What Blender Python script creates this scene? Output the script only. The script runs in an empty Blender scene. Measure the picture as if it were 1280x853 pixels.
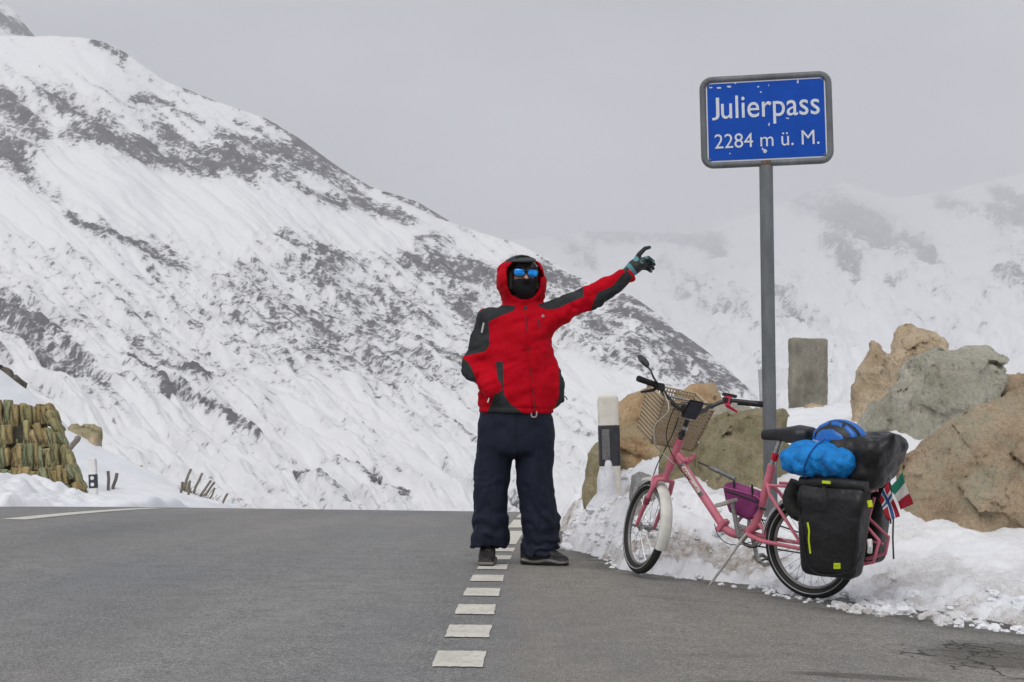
import bpy, bmesh, math, random
import numpy as np
from mathutils import Matrix, Vector
random.seed(4); np.random.seed(4)
S = bpy.context.scene
COL = S.collection
# ------------------------------------------------------------------ camera, sky, sun, exposure
FPX, CAMH = 1778.0, 0.78                       # focal length in pixels of the 1280 px photo, camera height
PITCH = math.atan(108.5 / FPX)
cam_d = bpy.data.cameras.new('camera'); cam = bpy.data.objects.new('camera', cam_d); COL.objects.link(cam)
cam_d.sensor_width = 36; cam_d.lens = FPX / 1280 * 36; cam_d.clip_start = .05; cam_d.clip_end = 60000
cam.location = (0, 0, CAMH); cam.rotation_euler = (math.pi/2 + PITCH, 0, 0); S.camera = cam
W = bpy.data.worlds.new('World'); S.world = W; W.use_nodes = True
wn, wl = W.node_tree.nodes, W.node_tree.links; wn.clear()
SUN_EL, SUN_AZ = math.radians(52), math.radians(205)      # azimuth clockwise from +Y
out = wn.new('ShaderNodeOutputWorld'); bg = wn.new('ShaderNodeBackground'); bg.inputs[1].default_value = .1
sky = wn.new('ShaderNodeTexSky'); sky.sky_type = 'NISHITA'; sky.sun_disc = False
sky.sun_elevation = SUN_EL; sky.sun_rotation = SUN_AZ
hs = wn.new('ShaderNodeHueSaturation'); hs.inputs['Saturation'].default_value = .25
tc = wn.new('ShaderNodeTexCoord'); mp = wn.new('ShaderNodeMapping'); mp.inputs['Scale'].default_value = (1, 1, 2.6)
nz = wn.new('ShaderNodeTexNoise'); nz.inputs['Scale'].default_value = 3.2; nz.inputs['Detail'].default_value = 5; nz.inputs['Roughness'].default_value = .5
cr = wn.new('ShaderNodeValToRGB')
cr.color_ramp.elements[0].position = .30; cr.color_ramp.elements[0].color = (2.7, 2.75, 3.0, 1)
cr.color_ramp.elements[1].position = .70; cr.color_ramp.elements[1].color = (6.3, 6.4, 6.75, 1)
mx = wn.new('ShaderNodeMix'); mx.data_type = 'RGBA'; mx.inputs[0].default_value = .88
wl.new(tc.outputs['Generated'], mp.inputs[0]); wl.new(mp.outputs[0], nz.inputs['Vector']); wl.new(nz.outputs[0], cr.inputs[0])
sz_ = wn.new('ShaderNodeSeparateXYZ'); wl.new(tc.outputs['Generated'], sz_.inputs[0])
er = wn.new('ShaderNodeValToRGB'); er.color_ramp.elements[0].color = (1.2, 1.2, 1.2, 1); er.color_ramp.elements[1].position = .35; er.color_ramp.elements[1].color = (.82, .82, .83, 1)   # the cloud deck thins to bright mist at the horizon
ml = wn.new('ShaderNodeMix'); ml.data_type = 'RGBA'; ml.blend_type = 'MULTIPLY'; ml.inputs[0].default_value = 1; wl.new(sz_.outputs[2], er.inputs[0]); wl.new(cr.outputs[0], ml.inputs[6]); wl.new(er.outputs[0], ml.inputs[7])
wl.new(sky.outputs[0], hs.inputs['Color']); wl.new(hs.outputs[0], mx.inputs[6]); wl.new(ml.outputs[2], mx.inputs[7])
wl.new(mx.outputs[2], bg.inputs[0]); wl.new(bg.outputs[0], out.inputs[0])
sun_d = bpy.data.lights.new('sun', 'SUN'); sun_d.energy = 1.5; sun_d.angle = math.radians(50); sun_d.color = (1, .97, .93)
sun = bpy.data.objects.new('sun', sun_d); COL.objects.link(sun)
sd = Vector((math.sin(SUN_AZ)*math.cos(SUN_EL), math.cos(SUN_AZ)*math.cos(SUN_EL), math.sin(SUN_EL)))
sun.rotation_euler = sd.to_track_quat('Z', 'Y').to_euler(); sun.location = (0, 0, 30)
S.view_settings.view_transform = 'Standard'; S.view_settings.look = 'None'; S.view_settings.gamma = 1
S.view_settings.exposure = 0.5
S.render.engine = 'CYCLES'
cy = S.cycles; cy.use_denoising = True; cy.max_bounces = 6; cy.diffuse_bounces = 3; cy.volume_bounces = 1
cy.use_adaptive_sampling = False; cy.volume_max_steps = 64

# ------------------------------------------------------------------ helpers: noise, implicit surfaces, meshes
def _hash(ix, iy, iz, seed):
    h = (ix.astype(np.int64)*374761393 + iy.astype(np.int64)*668265263 + iz.astype(np.int64)*2147483647 + seed*1274126177) & 0xffffffff
    h = ((h ^ (h >> 13)) * 1274126177) & 0xffffffff
    h = (h ^ (h >> 16)) * 2246822519 & 0xffffffff
    return ((h ^ (h >> 15)) & 0xffffff).astype(np.float64) / 0xffffff
def vnoise(x, y, z, seed=0):
    x, y, z = np.broadcast_arrays(np.asarray(x, float), np.asarray(y, float), np.asarray(z, float))
    ix, iy, iz = np.floor(x), np.floor(y), np.floor(z)
    fx, fy, fz = x-ix, y-iy, z-iz
    ux, uy, uz = [f*f*f*(f*(f*6-15)+10) for f in (fx, fy, fz)]
    r = 0
    for dx in (0, 1):
        for dy in (0, 1):
            for dz in (0, 1):
                w = (ux if dx else 1-ux)*(uy if dy else 1-uy)*(uz if dz else 1-uz)
                r = r + w*_hash(ix+dx, iy+dy, iz+dz, seed)
    return r*2-1
def fbm(x, y, z, octv=4, seed=0, gain=.5, lac=2.03):
    a, f, r, t = 1., 1., 0., 0.
    for k in range(octv):
        r = r + a*vnoise(np.asarray(x)*f+k*7.3, np.asarray(y)*f-k*3.1, np.asarray(z)*f+k*5.7, seed+k); t += a; a *= gain; f *= lac
    return r/t
def ridged(x, y, z, octv=4, seed=0):
    a, f, r, t = 1., 1., 0., 0.
    for k in range(octv):
        r = r + a*(1-2*np.abs(vnoise(np.asarray(x)*f+k*7.3, np.asarray(y)*f-k*3.1, np.asarray(z)*f+k*5.7, seed+k))); t += a; a *= .5; f *= 2.03
    return r/t
def sstep(a, b, x):
    t = np.clip((np.asarray(x, float)-a)/(b-a), 0, 1); return t*t*(3-2*t)
def nets(fn, lo, hi, h):
    """surface nets of fn(x, y, z) < 0 inside the box lo..hi with cell size h"""
    lo = np.array(lo, float); n = np.ceil((np.array(hi)-lo)/h).astype(int)+1
    ax = [lo[i]+h*np.arange(n[i]) for i in range(3)]
    X, Y, Z = np.meshgrid(*ax, indexing='ij'); D = fn(X, Y, Z)
    s = D < 0
    c = np.zeros((n[0]-1, n[1]-1, n[2]-1), int)
    for dx in (0, 1):
        for dy in (0, 1):
            for dz in (0, 1):
                c += s[dx:n[0]-1+dx, dy:n[1]-1+dy, dz:n[2]-1+dz]
    act = (c > 0) & (c < 8); ids = -np.ones(c.shape, int); idx = np.argwhere(act); ids[act] = np.arange(len(idx))
    acc = np.zeros((len(idx), 3)); cnt = np.zeros(len(idx))
    corners = [(a, b, d) for a in (0, 1) for b in (0, 1) for d in (0, 1)]
    for a in corners:
        for ax_ in range(3):
            if a[ax_]: continue
            b = list(a); b[ax_] = 1
            da = D[idx[:, 0]+a[0], idx[:, 1]+a[1], idx[:, 2]+a[2]]; db = D[idx[:, 0]+b[0], idx[:, 1]+b[1], idx[:, 2]+b[2]]
            m = (da < 0) != (db < 0); t = np.where(m, da/np.where(m, da-db, 1), 0)
            p = np.tile(np.array(a, float), (len(idx), 1)); p[:, ax_] = t
            acc[m] += p[m]; cnt[m] += 1
    V = lo + h*(idx + acc/cnt[:, None])
    Fs = []
    for axi in range(3):
        sl0 = [slice(None)]*3; sl1 = [slice(None)]*3
        sl0[axi] = slice(0, n[axi]-1); sl1[axi] = slice(1, n[axi])
        a_, b_ = s[tuple(sl0)], s[tuple(sl1)]
        e = np.argwhere(a_ != b_); u, v = (axi+1) % 3, (axi+2) % 3
        ok = (e[:, u] > 0) & (e[:, v] > 0) & (e[:, u] < n[u]-1) & (e[:, v] < n[v]-1); e = e[ok]
        flip = ~a_[e[:, 0], e[:, 1], e[:, 2]]
        q = []
        for du, dv in ((-1, -1), (0, -1), (0, 0), (-1, 0)):
            g = e.copy(); g[:, u] += du; g[:, v] += dv; q.append(ids[g[:, 0], g[:, 1], g[:, 2]])
        q = np.stack(q, 1); q[flip] = q[flip][:, ::-1]; Fs.append(q)
    return V, np.concatenate(Fs)
def smin(a, b, k):
    h = np.clip(.5+.5*(b-a)/k, 0, 1); return b*(1-h)+a*h-k*h*(1-h)
def smax(a, b, k): return -smin(-a, -b, k)
def cap(X, Y, Z, a, b, ra, rb=None, sy=1.):
    """tapered capsule; sy > 1 makes it thinner in y"""
    rb = ra if rb is None else rb
    a = np.array(a, float); b = np.array(b, float); ab = (b-a)*np.array([1, sy, 1])
    px, py, pz = X-a[0], (Y-a[1])*sy, Z-a[2]
    t = np.clip((px*ab[0]+py*ab[1]+pz*ab[2])/max(1e-9, ab@ab), 0, 1)
    return np.sqrt((px-t*ab[0])**2+(py-t*ab[1])**2+(pz-t*ab[2])**2)-(ra+(rb-ra)*t)
def ell(X, Y, Z, c, r):
    q = np.sqrt(((X-c[0])/r[0])**2+((Y-c[1])/r[1])**2+((Z-c[2])/r[2])**2); return (q-1)*min(r)
def rbox(X, Y, Z, c, hsz, r):
    q = [np.abs(v-c[i])-hsz[i]+r for i, v in enumerate((X, Y, Z))]
    return np.sqrt(sum(np.maximum(v, 0)**2 for v in q))+np.minimum(np.maximum(q[0], np.maximum(q[1], q[2])), 0)-r
def loft(X, Y, Z, secs):
    """stack of ellipses: rows z, cx, cy, rx, ry"""
    s = np.array(secs, float); s = s[np.argsort(s[:, 0])]
    g = [np.interp(Z, s[:, 0], s[:, k]) for k in range(1, 5)]
    q = (np.sqrt(((X-g[0])/g[2])**2+((Y-g[1])/g[3])**2)-1)*np.minimum(g[2], g[3])
    return smax(q, np.maximum(s[0, 0]-Z, Z-s[-1, 0]), .012)
def poly_sd(x, y, P):
    """signed distance to a 2D polygon, negative inside"""
    P = np.array(P, float); d = np.full(np.shape(x), 1e9); ins = np.zeros(np.shape(x), bool)
    for i in range(len(P)):
        a, b = P[i], P[(i+1) % len(P)]; e = b-a
        t = np.clip(((x-a[0])*e[0]+(y-a[1])*e[1])/max(e@e, 1e-12), 0, 1)
        d = np.minimum(d, np.hypot(x-a[0]-t*e[0], y-a[1]-t*e[1]))
        if a[1] != b[1]:
            cnd = ((a[1] > y) != (b[1] > y)) & (x < (b[0]-a[0])*(y-a[1])/(b[1]-a[1])+a[0]); ins ^= cnd
    return np.where(ins, -d, d)

def link(o, parent=None):
    COL.objects.link(o)
    if parent is not None: o.parent = parent
    return o
def mesh(name, V, F, m=None, parent=None, smooth=True, attrs=None):
    me = bpy.data.meshes.new(name); V = np.asarray(V, float)
    if isinstance(F, np.ndarray):
        k = F.shape[1]; me.vertices.add(len(V)); me.vertices.foreach_set('co', V.ravel())
        me.loops.add(F.size); me.loops.foreach_set('vertex_index', F.ravel().astype(np.int32))
        me.polygons.add(len(F)); me.polygons.foreach_set('loop_start', np.arange(0, F.size, k, dtype=np.int32))
        me.update(calc_edges=True); me.validate()
    else: me.from_pydata([tuple(v) for v in V], [], [tuple(f) for f in F]); me.update()
    me.polygons.foreach_set('use_smooth', [smooth]*len(me.polygons))
    for k, a in (attrs or {}).items():
        at = me.attributes.new(k, 'FLOAT', 'POINT'); at.data.foreach_set('value', np.asarray(a, np.float32).ravel())
    for mm in (m if isinstance(m, (list, tuple)) else [m]):
        if mm is not None: me.materials.append(mm)
    o = bpy.data.objects.new(name, me); return link(o, parent)
def tag(o, label=None, cat=None, group=None, kind=None):
    for k, v in (('label', label), ('category', cat), ('group', group), ('kind', kind)):
        if v: o[k] = v
    return o
def thing(name, label, cat, loc=(0, 0, 0), group=None, M=None):
    o = bpy.data.objects.new(name, None); o.empty_display_size = .1; COL.objects.link(o)
    if M is not None: o.matrix_world = M
    else: o.location = loc
    return tag(o, label, cat, group)
class MB:
    """collects shapes into one mesh"""
    def __init__(s): s.v = []; s.f = []
    def add(s, V, F):
        n = len(s.v); s.v += [tuple(v) for v in V]; s.f += [tuple(i+n for i in f) for f in F]; return s
    def box(s, c, h, R=None, taper=1.):
        V = [Vector((x*h[0]*(taper if z > 0 else 1), y*h[1]*(taper if z > 0 else 1), z*h[2])) for x in (-1, 1) for y in (-1, 1) for z in (-1, 1)]
        if R is not None: V = [R @ v for v in V]
        return s.add([v+Vector(c) for v in V], [(0, 1, 3, 2), (4, 6, 7, 5), (0, 4, 5, 1), (2, 3, 7, 6), (0, 2, 6, 4), (1, 5, 7, 3)])
    def tube(s, pts, r, n=10, closed=False, ry=None):
        P = [Vector(p) for p in pts]; m = len(P); rs = r if isinstance(r, (list, tuple)) else [r]*m
        V = []; ref = None
        for i in range(m):
            t = (P[(i+1) % m]-P[i-1]) if closed else (P[min(i+1, m-1)]-P[max(i-1, 0)])
            t.normalize()
            if ref is None:
                ref = Vector((0, 0, 1)) if abs(t.z) < .9 else Vector((1, 0, 0))
            a = t.cross(ref); a.normalize(); b = t.cross(a); ref = -b if b.dot(ref) < 0 else b
            a = t.cross(ref); a.normalize()
            for k in range(n):
                w = 2*math.pi*k/n; V.append(P[i]+a*math.cos(w)*rs[i]+ref*math.sin(w)*(rs[i] if ry is None else ry))
        F = [(i*n+k, i*n+(k+1) % n, ((i+1) % m)*n+(k+1) % n, ((i+1) % m)*n+k) for i in range(m if closed else m-1) for k in range(n)]
        if not closed: F += [tuple(range(n))[::-1], tuple((m-1)*n+k for k in range(n))]
        return s.add(V, F)
    def lathe(s, prof, o, ax, n=32):
        """profile (radius, height) about axis ax through o"""
        ax = Vector(ax).normalized(); a = ax.orthogonal().normalized(); b = ax.cross(a); o = Vector(o); m = len(prof)
        V = [o+ax*h+(a*math.cos(2*math.pi*k/n)+b*math.sin(2*math.pi*k/n))*r for r, h in prof for k in range(n)]
        return s.add(V, [(i*n+k, i*n+(k+1) % n, (i+1)*n+(k+1) % n, (i+1)*n+k) for i in range(m-1) for k in range(n)])
    def build(s, name, m, parent=None, smooth=True, bevel=0):
        o = mesh(name, s.v, s.f, m, parent, smooth)
        bm = bmesh.new(); bm.from_mesh(o.data)
        if bevel: bmesh.ops.bevel(bm, geom=bm.edges[:], offset=bevel, segments=2, affect='EDGES', clamp_overlap=True)
        bmesh.ops.recalc_face_normals(bm, faces=bm.faces); bm.to_mesh(o.data); bm.free()
        if smooth:
            o.data.polygons.foreach_set('use_smooth', [True]*len(o.data.polygons))
            if hasattr(o.data, 'set_sharp_from_angle'): o.data.set_sharp_from_angle(angle=math.radians(40))
        return o
def spline(P, n=8):
    """Catmull-Rom through the points"""
    P = [np.array(p, float) for p in P]; P = [2*P[0]-P[1]]+P+[2*P[-1]-P[-2]]; o = []
    for i in range(1, len(P)-2):
        for k in range(n):
            t = k/n; a, b, c, d = P[i-1:i+3]
            o.append(.5*(2*b+(c-a)*t+(2*a-5*b+4*c-d)*t*t+(3*b-a-3*c+d)*t**3))
    return [tuple(v) for v in o]+[tuple(P[-2])]
def ray(px, py):
    c = ((px-640)/FPX, 1, -(py-426.5)/FPX)
    return np.array([c[0], c[1]*math.cos(PITCH)-c[2]*math.sin(PITCH), c[1]*math.sin(PITCH)+c[2]*math.cos(PITCH)])
def at(px, py, Y):
    r = ray(px, py); return np.array([0, 0, CAMH])+r*(Y/r[1])

# ------------------------------------------------------------------ materials
class NT:
    def __init__(s, name):
        s.m = bpy.data.materials.new(name); s.m.use_nodes = True; s.n = s.m.node_tree.nodes; s.l = s.m.node_tree.links
        s.b = s.n['Principled BSDF']; s.tc = s.n.new('ShaderNodeTexCoord')
    def link(s, a, b): s.l.new(a, b)
    def noise(s, scale, detail=4, rough=.55, vec=None, stretch=None, rot=None, dist=0):
        t = s.n.new('ShaderNodeTexNoise'); t.inputs['Scale'].default_value = scale; t.inputs['Detail'].default_value = detail
        t.inputs['Roughness'].default_value = rough; t.inputs['Distortion'].default_value = dist
        v = vec or s.tc.outputs['Object']
        if stretch or rot:
            mp = s.n.new('ShaderNodeMapping'); mp.inputs['Scale'].default_value = stretch or (1, 1, 1); mp.inputs['Rotation'].default_value = rot or (0, 0, 0)
            s.link(v, mp.inputs[0]); v = mp.outputs[0]
        s.link(v, t.inputs['Vector']); return t.outputs[0]
    def vor(s, scale, feat='F1', vec=None):
        t = s.n.new('ShaderNodeTexVoronoi'); t.feature = feat; t.inputs['Scale'].default_value = scale
        s.link(vec or s.tc.outputs['Object'], t.inputs['Vector']); return t.outputs['Distance']
    def ramp(s, f, *st):
        r = s.n.new('ShaderNodeValToRGB'); e = r.color_ramp.elements
        while len(e) < len(st): e.new(.5)
        for k, (p, c) in enumerate(st):
            e[k].position = p; e[k].color = (c, c, c, 1) if isinstance(c, (int, float)) else (*c, 1)
        s.link(f, r.inputs[0]); return r.outputs[0]
    def mix(s, f, a, b, blend='MIX'):
        x = s.n.new('ShaderNodeMix'); x.data_type = 'RGBA'; x.blend_type = blend
        for i, v in ((0, f), (6, a), (7, b)):
            if isinstance(v, (int, float)): x.inputs[i].default_value = v if i == 0 else (v, v, v, 1)
            elif isinstance(v, tuple): x.inputs[i].default_value = (*v, 1)
            else: s.link(v, x.inputs[i])
        return x.outputs[2]
    def math(s, op, a, b=0.):
        x = s.n.new('ShaderNodeMath'); x.operation = op
        for i, v in enumerate((a, b)):
            if isinstance(v, (int, float)): x.inputs[i].default_value = v
            else: s.link(v, x.inputs[i])
        return x.outputs[0]
    def attr(s, name):
        a = s.n.new('ShaderNodeAttribute'); a.attribute_name = name; return a.outputs['Fac']
    def rnd(s): return s.n.new('ShaderNodeObjectInfo').outputs['Random']
    def bump(s, h, strength=.3, dist=.01):
        b = s.n.new('ShaderNodeBump'); b.inputs['Strength'].default_value = strength; b.inputs['Distance'].default_value = dist
        s.link(h, b.inputs['Height']); s.link(b.outputs[0], s.b.inputs['Normal'])
    def col(s, c, rough=.6, metal=0, spec=None):
        if isinstance(c, tuple): s.b.inputs['Base Color'].default_value = (*c, 1)
        else: s.link(c, s.b.inputs['Base Color'])
        if isinstance(rough, (int, float)): s.b.inputs['Roughness'].default_value = rough
        else: s.link(rough, s.b.inputs['Roughness'])
        s.b.inputs['Metallic'].default_value = metal
        if spec is not None: s.b.inputs['Specular IOR Level'].default_value = spec
        return s.m
MATS = {}
def plain(name, c, rough=.5, metal=0, var=.25, scale=30, bump=0, bscale=200, spec=None):
    """one colour with a little wear and grain"""
    if name in MATS: return MATS[name]
    t = NT(name); n = t.noise(scale, 5, .6)
    f = t.ramp(n, (.3, 0.), (.7, 1.))
    c2 = t.mix(f, tuple(v*(1-var) for v in c), tuple(min(1, v*(1+var)) for v in c))
    r = t.ramp(n, (.3, max(0., rough-.1)), (.7, min(1., rough+.1)))
    if bump: t.bump(t.noise(bscale, 3), bump, .003)
    MATS[name] = t.col(c2, r, metal, spec); return MATS[name]
# ------------------------------------------------------------------ the road over the pass
def zroad(x, y):
    x = np.asarray(x, float); y = np.asarray(y, float)
    d = np.maximum(0, y-6); z = np.where(d < 18, -.002*d*d, -.002*324-.072*(d-18))
    z = z + np.where(x < 0, -.0125*x, 0) - .055*np.maximum(0, x-.5)
    return z
def grid(xs, ys, zf):
    X, Y = np.meshgrid(xs, ys, indexing='ij'); n, m = len(xs), len(ys)
    V = np.stack([X, Y, zf(X, Y)], -1).reshape(-1, 3)
    i = np.arange(n-1)[:, None]*m+np.arange(m-1)[None]
    return V, np.stack([i, i+m, i+m+1, i+1], -1).reshape(-1, 4)
EDGE = np.array([(.75, 60), (.70, 30), (.60, 18), (.50, 14), (.41, 11.5), (.36, 10.1), (.36, 9.5), (.50, 9.1), (.56, 8.6), (.57, 8.05), (.70, 7.86), (1.03, 7.60), (1.26, 7.18), (1.46, 6.72), (1.56, 6.5), (1.84, 6.22), (2.2, 6.08), (3.4, 5.6), (6, 4.8), (12, 3)], float)
def sedge(x, y):
    """distance to the bank's edge, positive on the snow side"""
    d = np.full(np.shape(x), 1e9); sg = np.ones(np.shape(x))
    for a, b in zip(EDGE[:-1], EDGE[1:]):
        e = b-a; t = np.clip(((x-a[0])*e[0]+(y-a[1])*e[1])/(e@e), 0, 1); dx, dy = x-a[0]-t*e[0], y-a[1]-t*e[1]
        q = np.hypot(dx, dy); m = q < d; d = np.where(m, q, d); sg = np.where(m, np.sign(e[0]*(y-a[1])-e[1]*(x-a[0])+1e-12), sg)
    return d*sg
def asphalt():
    t = NT('asphalt')
    sp = t.ramp(t.noise(170, 2, .7), (.3, (.105, .107, .108)), (.52, (.215, .217, .217)), (.74, (.47, .47, .465)))
    lg = t.ramp(t.noise(.55, 4, .6, stretch=(1, .35, 1)), (.3, (.80, .825, .86)), (.7, (1.14, 1.08, 1.0)))
    c = t.mix(1., sp, lg, 'MULTIPLY')
    md = t.ramp(t.noise(6, 5, .65), (.3, .86), (.7, 1.1)); c = t.mix(1., c, md, 'MULTIPLY'); c = t.mix(1., c, t.ramp(t.noise(48, 3, .75), (.3, .74), (.7, 1.24)), 'MULTIPLY')
    c = t.mix(1., c, t.ramp(t.noise(.9, 3, .5, stretch=(1, .06, 1)), (.35, .90), (.65, 1.07)), 'MULTIPLY')
    # the browner, rougher lay-by to the right of the line
    sx = t.n.new('ShaderNodeSeparateXYZ'); t.link(t.tc.outputs['Object'], sx.inputs[0])
    xx = t.math('ADD', sx.outputs[0], t.math('MULTIPLY', t.noise(2.5, 3), .12))
    lay = t.ramp(xx, (.0, 0.), (.12, 1.))
    c = t.mix(t.math('MULTIPLY', lay, .6), c, t.mix(1., c, (1.12, 1.06, .95), 'MULTIPLY'))
    def stain(px, py, rx, ry, rot, dark, wob=.25):
        nonlocal c
        P = at(px, py, 1); k = CAMH/(CAMH-P[2]); x0, y0 = P[0]*k, k
        mp = t.n.new('ShaderNodeMapping'); mp.vector_type = 'TEXTURE'
        mp.inputs['Location'].default_value = (x0, y0, 0); mp.inputs['Rotation'].default_value = (0, 0, rot); mp.inputs['Scale'].default_value = (rx, ry, 5)
        t.link(t.tc.outputs['Object'], mp.inputs[0])
        g = t.n.new('ShaderNodeTexGradient'); g.gradient_type = 'SPHERICAL'; t.link(mp.outputs[0], g.inputs[0])
        f = t.math('ADD', g.outputs[1], t.math('MULTIPLY', t.math('SUBTRACT', t.noise(9, 5, .7), .5), wob))
        f = t.ramp(f, (.08, 0.), (.42, 1.))
        c = t.mix(t.math('MULTIPLY', f, dark), c, t.mix(1., c, (.42, .40, .37), 'MULTIPLY'))
    stain(1075, 832, .30, .07, .0, .75); stain(965, 850, .25, .09, .1, .55); stain(840, 745, .3, .05, -.3, .25)
    stain(1255, 795, .34, .5, -.5, .75, .8); stain(720, 705, .30, .2, 0, .35); stain(900, 815, .2, .06, .3, .3)
    wf = t.math('MULTIPLY', t.attr('wet'), t.ramp(t.noise(7, 5, .7), (.36, .1), (.58, 1.))); c = t.mix(t.math('MULTIPLY', wf, .85), c, t.mix(1., c, (.40, .38, .35), 'MULTIPLY'))
    # cracking at the edge by the snow
    wv = t.n.new('ShaderNodeVectorMath'); wv.operation = 'ADD'
    wn_ = t.n.new('ShaderNodeTexNoise'); wn_.inputs['Scale'].default_value = 9; t.link(t.tc.outputs['Object'], wn_.inputs['Vector'])
    sc = t.n.new('ShaderNodeVectorMath'); sc.operation = 'SCALE'; sc.inputs['Scale'].default_value = .14; t.link(wn_.outputs['Color'], sc.inputs[0])
    t.link(t.tc.outputs['Object'], wv.inputs[0]); t.link(sc.outputs[0], wv.inputs[1])
    cr = t.ramp(t.vor(5.2, 'DISTANCE_TO_EDGE', wv.outputs[0]), (.012, 1.), (.035, 0.))
    P = at(1290, 800, 1); k = CAMH/(CAMH-P[2])
    mp = t.n.new('ShaderNodeMapping'); mp.vector_type = 'TEXTURE'; mp.inputs['Location'].default_value = (P[0]*k, k, 0); mp.inputs['Scale'].default_value = (.62, .62, 5)
    t.link(t.tc.outputs['Object'], mp.inputs[0]); g = t.n.new('ShaderNodeTexGradient'); g.gradient_type = 'SPHERICAL'; t.link(mp.outputs[0], g.inputs[0])
    gf = t.ramp(t.math('ADD', g.outputs[1], t.math('MULTIPLY', t.math('SUBTRACT', t.noise(5, 3), .5), .5)), (.12, 0.), (.3, 1.))
    c = t.mix(t.math('MULTIPLY', cr, gf), c, (.025, .024, .022))
    # small dark chips
    ch = t.ramp(t.vor(7), (.035, 1.), (.06, 0.)); c = t.mix(t.math('MULTIPLY', t.math('MULTIPLY', ch, lay), .8), c, (.04, .038, .035))
    h = t.math('ADD', t.noise(170, 2, .7), t.math('MULTIPLY', t.noise(30, 3), .4))
    t.bump(h, .5, .006)
    return t.col(c, .85, 0, .3)
A = asphalt()
xs = np.unique(np.concatenate([np.linspace(-9, 0, 19), np.linspace(0, 3.6, 61), np.linspace(3.7, 9, 12)])); ys = np.concatenate([np.linspace(-20, 4, 10), np.linspace(4.5, 14, 159), np.linspace(14.2, 24, 50), np.linspace(25, 90, 27)])
V, F = grid(xs, ys, zroad)
wet = np.exp(-(np.maximum(0, -sedge(V[:, 0], V[:, 1])-.02)/.13)**2)
road = tag(mesh('road', V, F, A, None, True, {'wet': wet}), kind='structure')
def road_paint():
    t = NT('road_paint'); n = t.noise(42, 5, .75); w = t.ramp(n, (.33, 1.), (.45, 0.))
    c = t.mix(t.ramp(t.noise(7, 4), (.3, 0.), (.7, 1.)), (.52, .50, .43), (.68, .66, .59)); c = t.mix(w, c, (.27, .26, .24))
    t.bump(t.noise(170, 2, .7), .3, .004); return t.col(c, .7)
RP = road_paint()
def marking(xc, y0, y1, w, seed):
    """a painted bar lying 4 mm above the asphalt, with chipped ends"""
    rng = np.random.RandomState(seed); nx, ny = 13, max(4, int((y1-y0)/.06)); V = []
    for i in range(nx):
        u = i/(nx-1)-.5; a = rng.uniform(-.006, .006); b = rng.uniform(-.006, .006)
        for j in range(ny):
            v = j/(ny-1); y = y0+a+(y1+b-y0-a)*v; x = xc(y)+u*w
            if i in (0, nx-1): x += rng.uniform(-.003, .003)
            V.append((x, y, float(zroad(x, y))+.004))
    i = (np.arange(nx-1)[:, None]*ny+np.arange(ny-1)[None])
    return mesh('road_marking', V, np.stack([i, i+ny, i+ny+1, i+1], -1).reshape(-1, 4), RP, road, False)
xline = lambda y: -.178+.016*(y-4.67)+.003*max(0, y-6)**2*(1 if y < 11 else 0)+(0 if y < 11 else .075+.014*(y-11))
for k in range(-3, 9): marking(xline, 4.02+.655*k, 4.02+.655*k+.33, .165, k+20)
for a, b in ((9.95, 11.7), (12.3, 14.2), (15, 17.5), (18.3, 21)): marking(xline, a, b, .15, int(a*10))
marking(lambda y: -4.42-.012*(y-12), 12.7, 18.2, .24, 78)

# ------------------------------------------------------------------ snow
def snow_mat(name, dirt=False, bsc=14, bst=.35, bd=.03):
    t = NT(name); c = t.mix(t.ramp(t.noise(1.7, 4), (.3, 0.), (.7, 1.)), (.78, .80, .84), (.86, .87, .89))
    if dirt:
        d = t.attr('dirt'); g = t.ramp(t.noise(22, 5, .7), (.35, 0.), (.65, 1.))
        f = t.math('MULTIPLY', d, t.math('ADD', t.math('MULTIPLY', g, .75), .25)); c = t.mix(f, c, (.30, .24, .185)); gs = t.ramp(t.noise(95, 3, .8), (.60, 0.), (.68, 1.)); c = t.mix(t.math('MULTIPLY', gs, t.ramp(d, (.02, 0.), (.35, .9))), c, (.13, .115, .10))
    h = t.math('ADD', t.noise(bsc, 5, .65), t.math('MULTIPLY', t.noise(bsc*6, 3), .3)); h = t.math('ADD', h, t.math('MULTIPLY', t.noise(bsc*16, 2), .18)); t.bump(h, bst, bd)
    return t.col(c, .55, 0, .3)
SNOW_BANK = snow_mat('dirty_snow', True, 14, .5, .035); SNOW = snow_mat('clean_snow', False, 3, .25, .04)
CTRL = [at(*q) for q in ((1180, 690, 7.5), (1280, 705, 7.2), (1110, 700, 7.6), (980, 690, 7.9), (880, 690, 8.1), (860, 655, 8.4), (790, 650, 8.5), (763, 628, 9.6), (748, 632, 9.5), (775, 640, 8.9), (722, 620, 9.4), (706, 605, 10.5), (700, 590, 13),
  (735, 586, 10.2), (790, 594, 10.3), (812, 608, 8.9), (868, 604, 9.0), (915, 610, 8.8), (988, 598, 9.0), (975, 640, 8.35), (1060, 620, 8.6), (1010, 510, 13), (985, 512, 13), (1090, 506, 13.3), (1040, 535, 10.8), (1070, 546, 9.7), (1135, 552, 9.4), (1128, 642, 8.1), (1240, 648, 8.0), (1400, 652, 8.0), (1120, 512, 11.4), (1240, 510, 10), (820, 575, 10.2), (900, 545, 10.3), (1400, 540, 10.), (1500, 500, 12.6), (1240, 500, 13.4))]
CTRL = np.array([(p[0], p[1], p[2]) for p in CTRL]+[(.9, 16, .05), (2, 16, .55), (3.3, 16, .98), (6, 16, 1.02), (12, 15, 1.0), (12, 9, .7), (12, 5, .15), (6, 7, .15), (4, 6.4, .05), (.7, 20, -.5), (3, 22, .5), (10, 22, .7)])
def _tps_k(r2): return r2*np.log(r2+1e-9)
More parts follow.
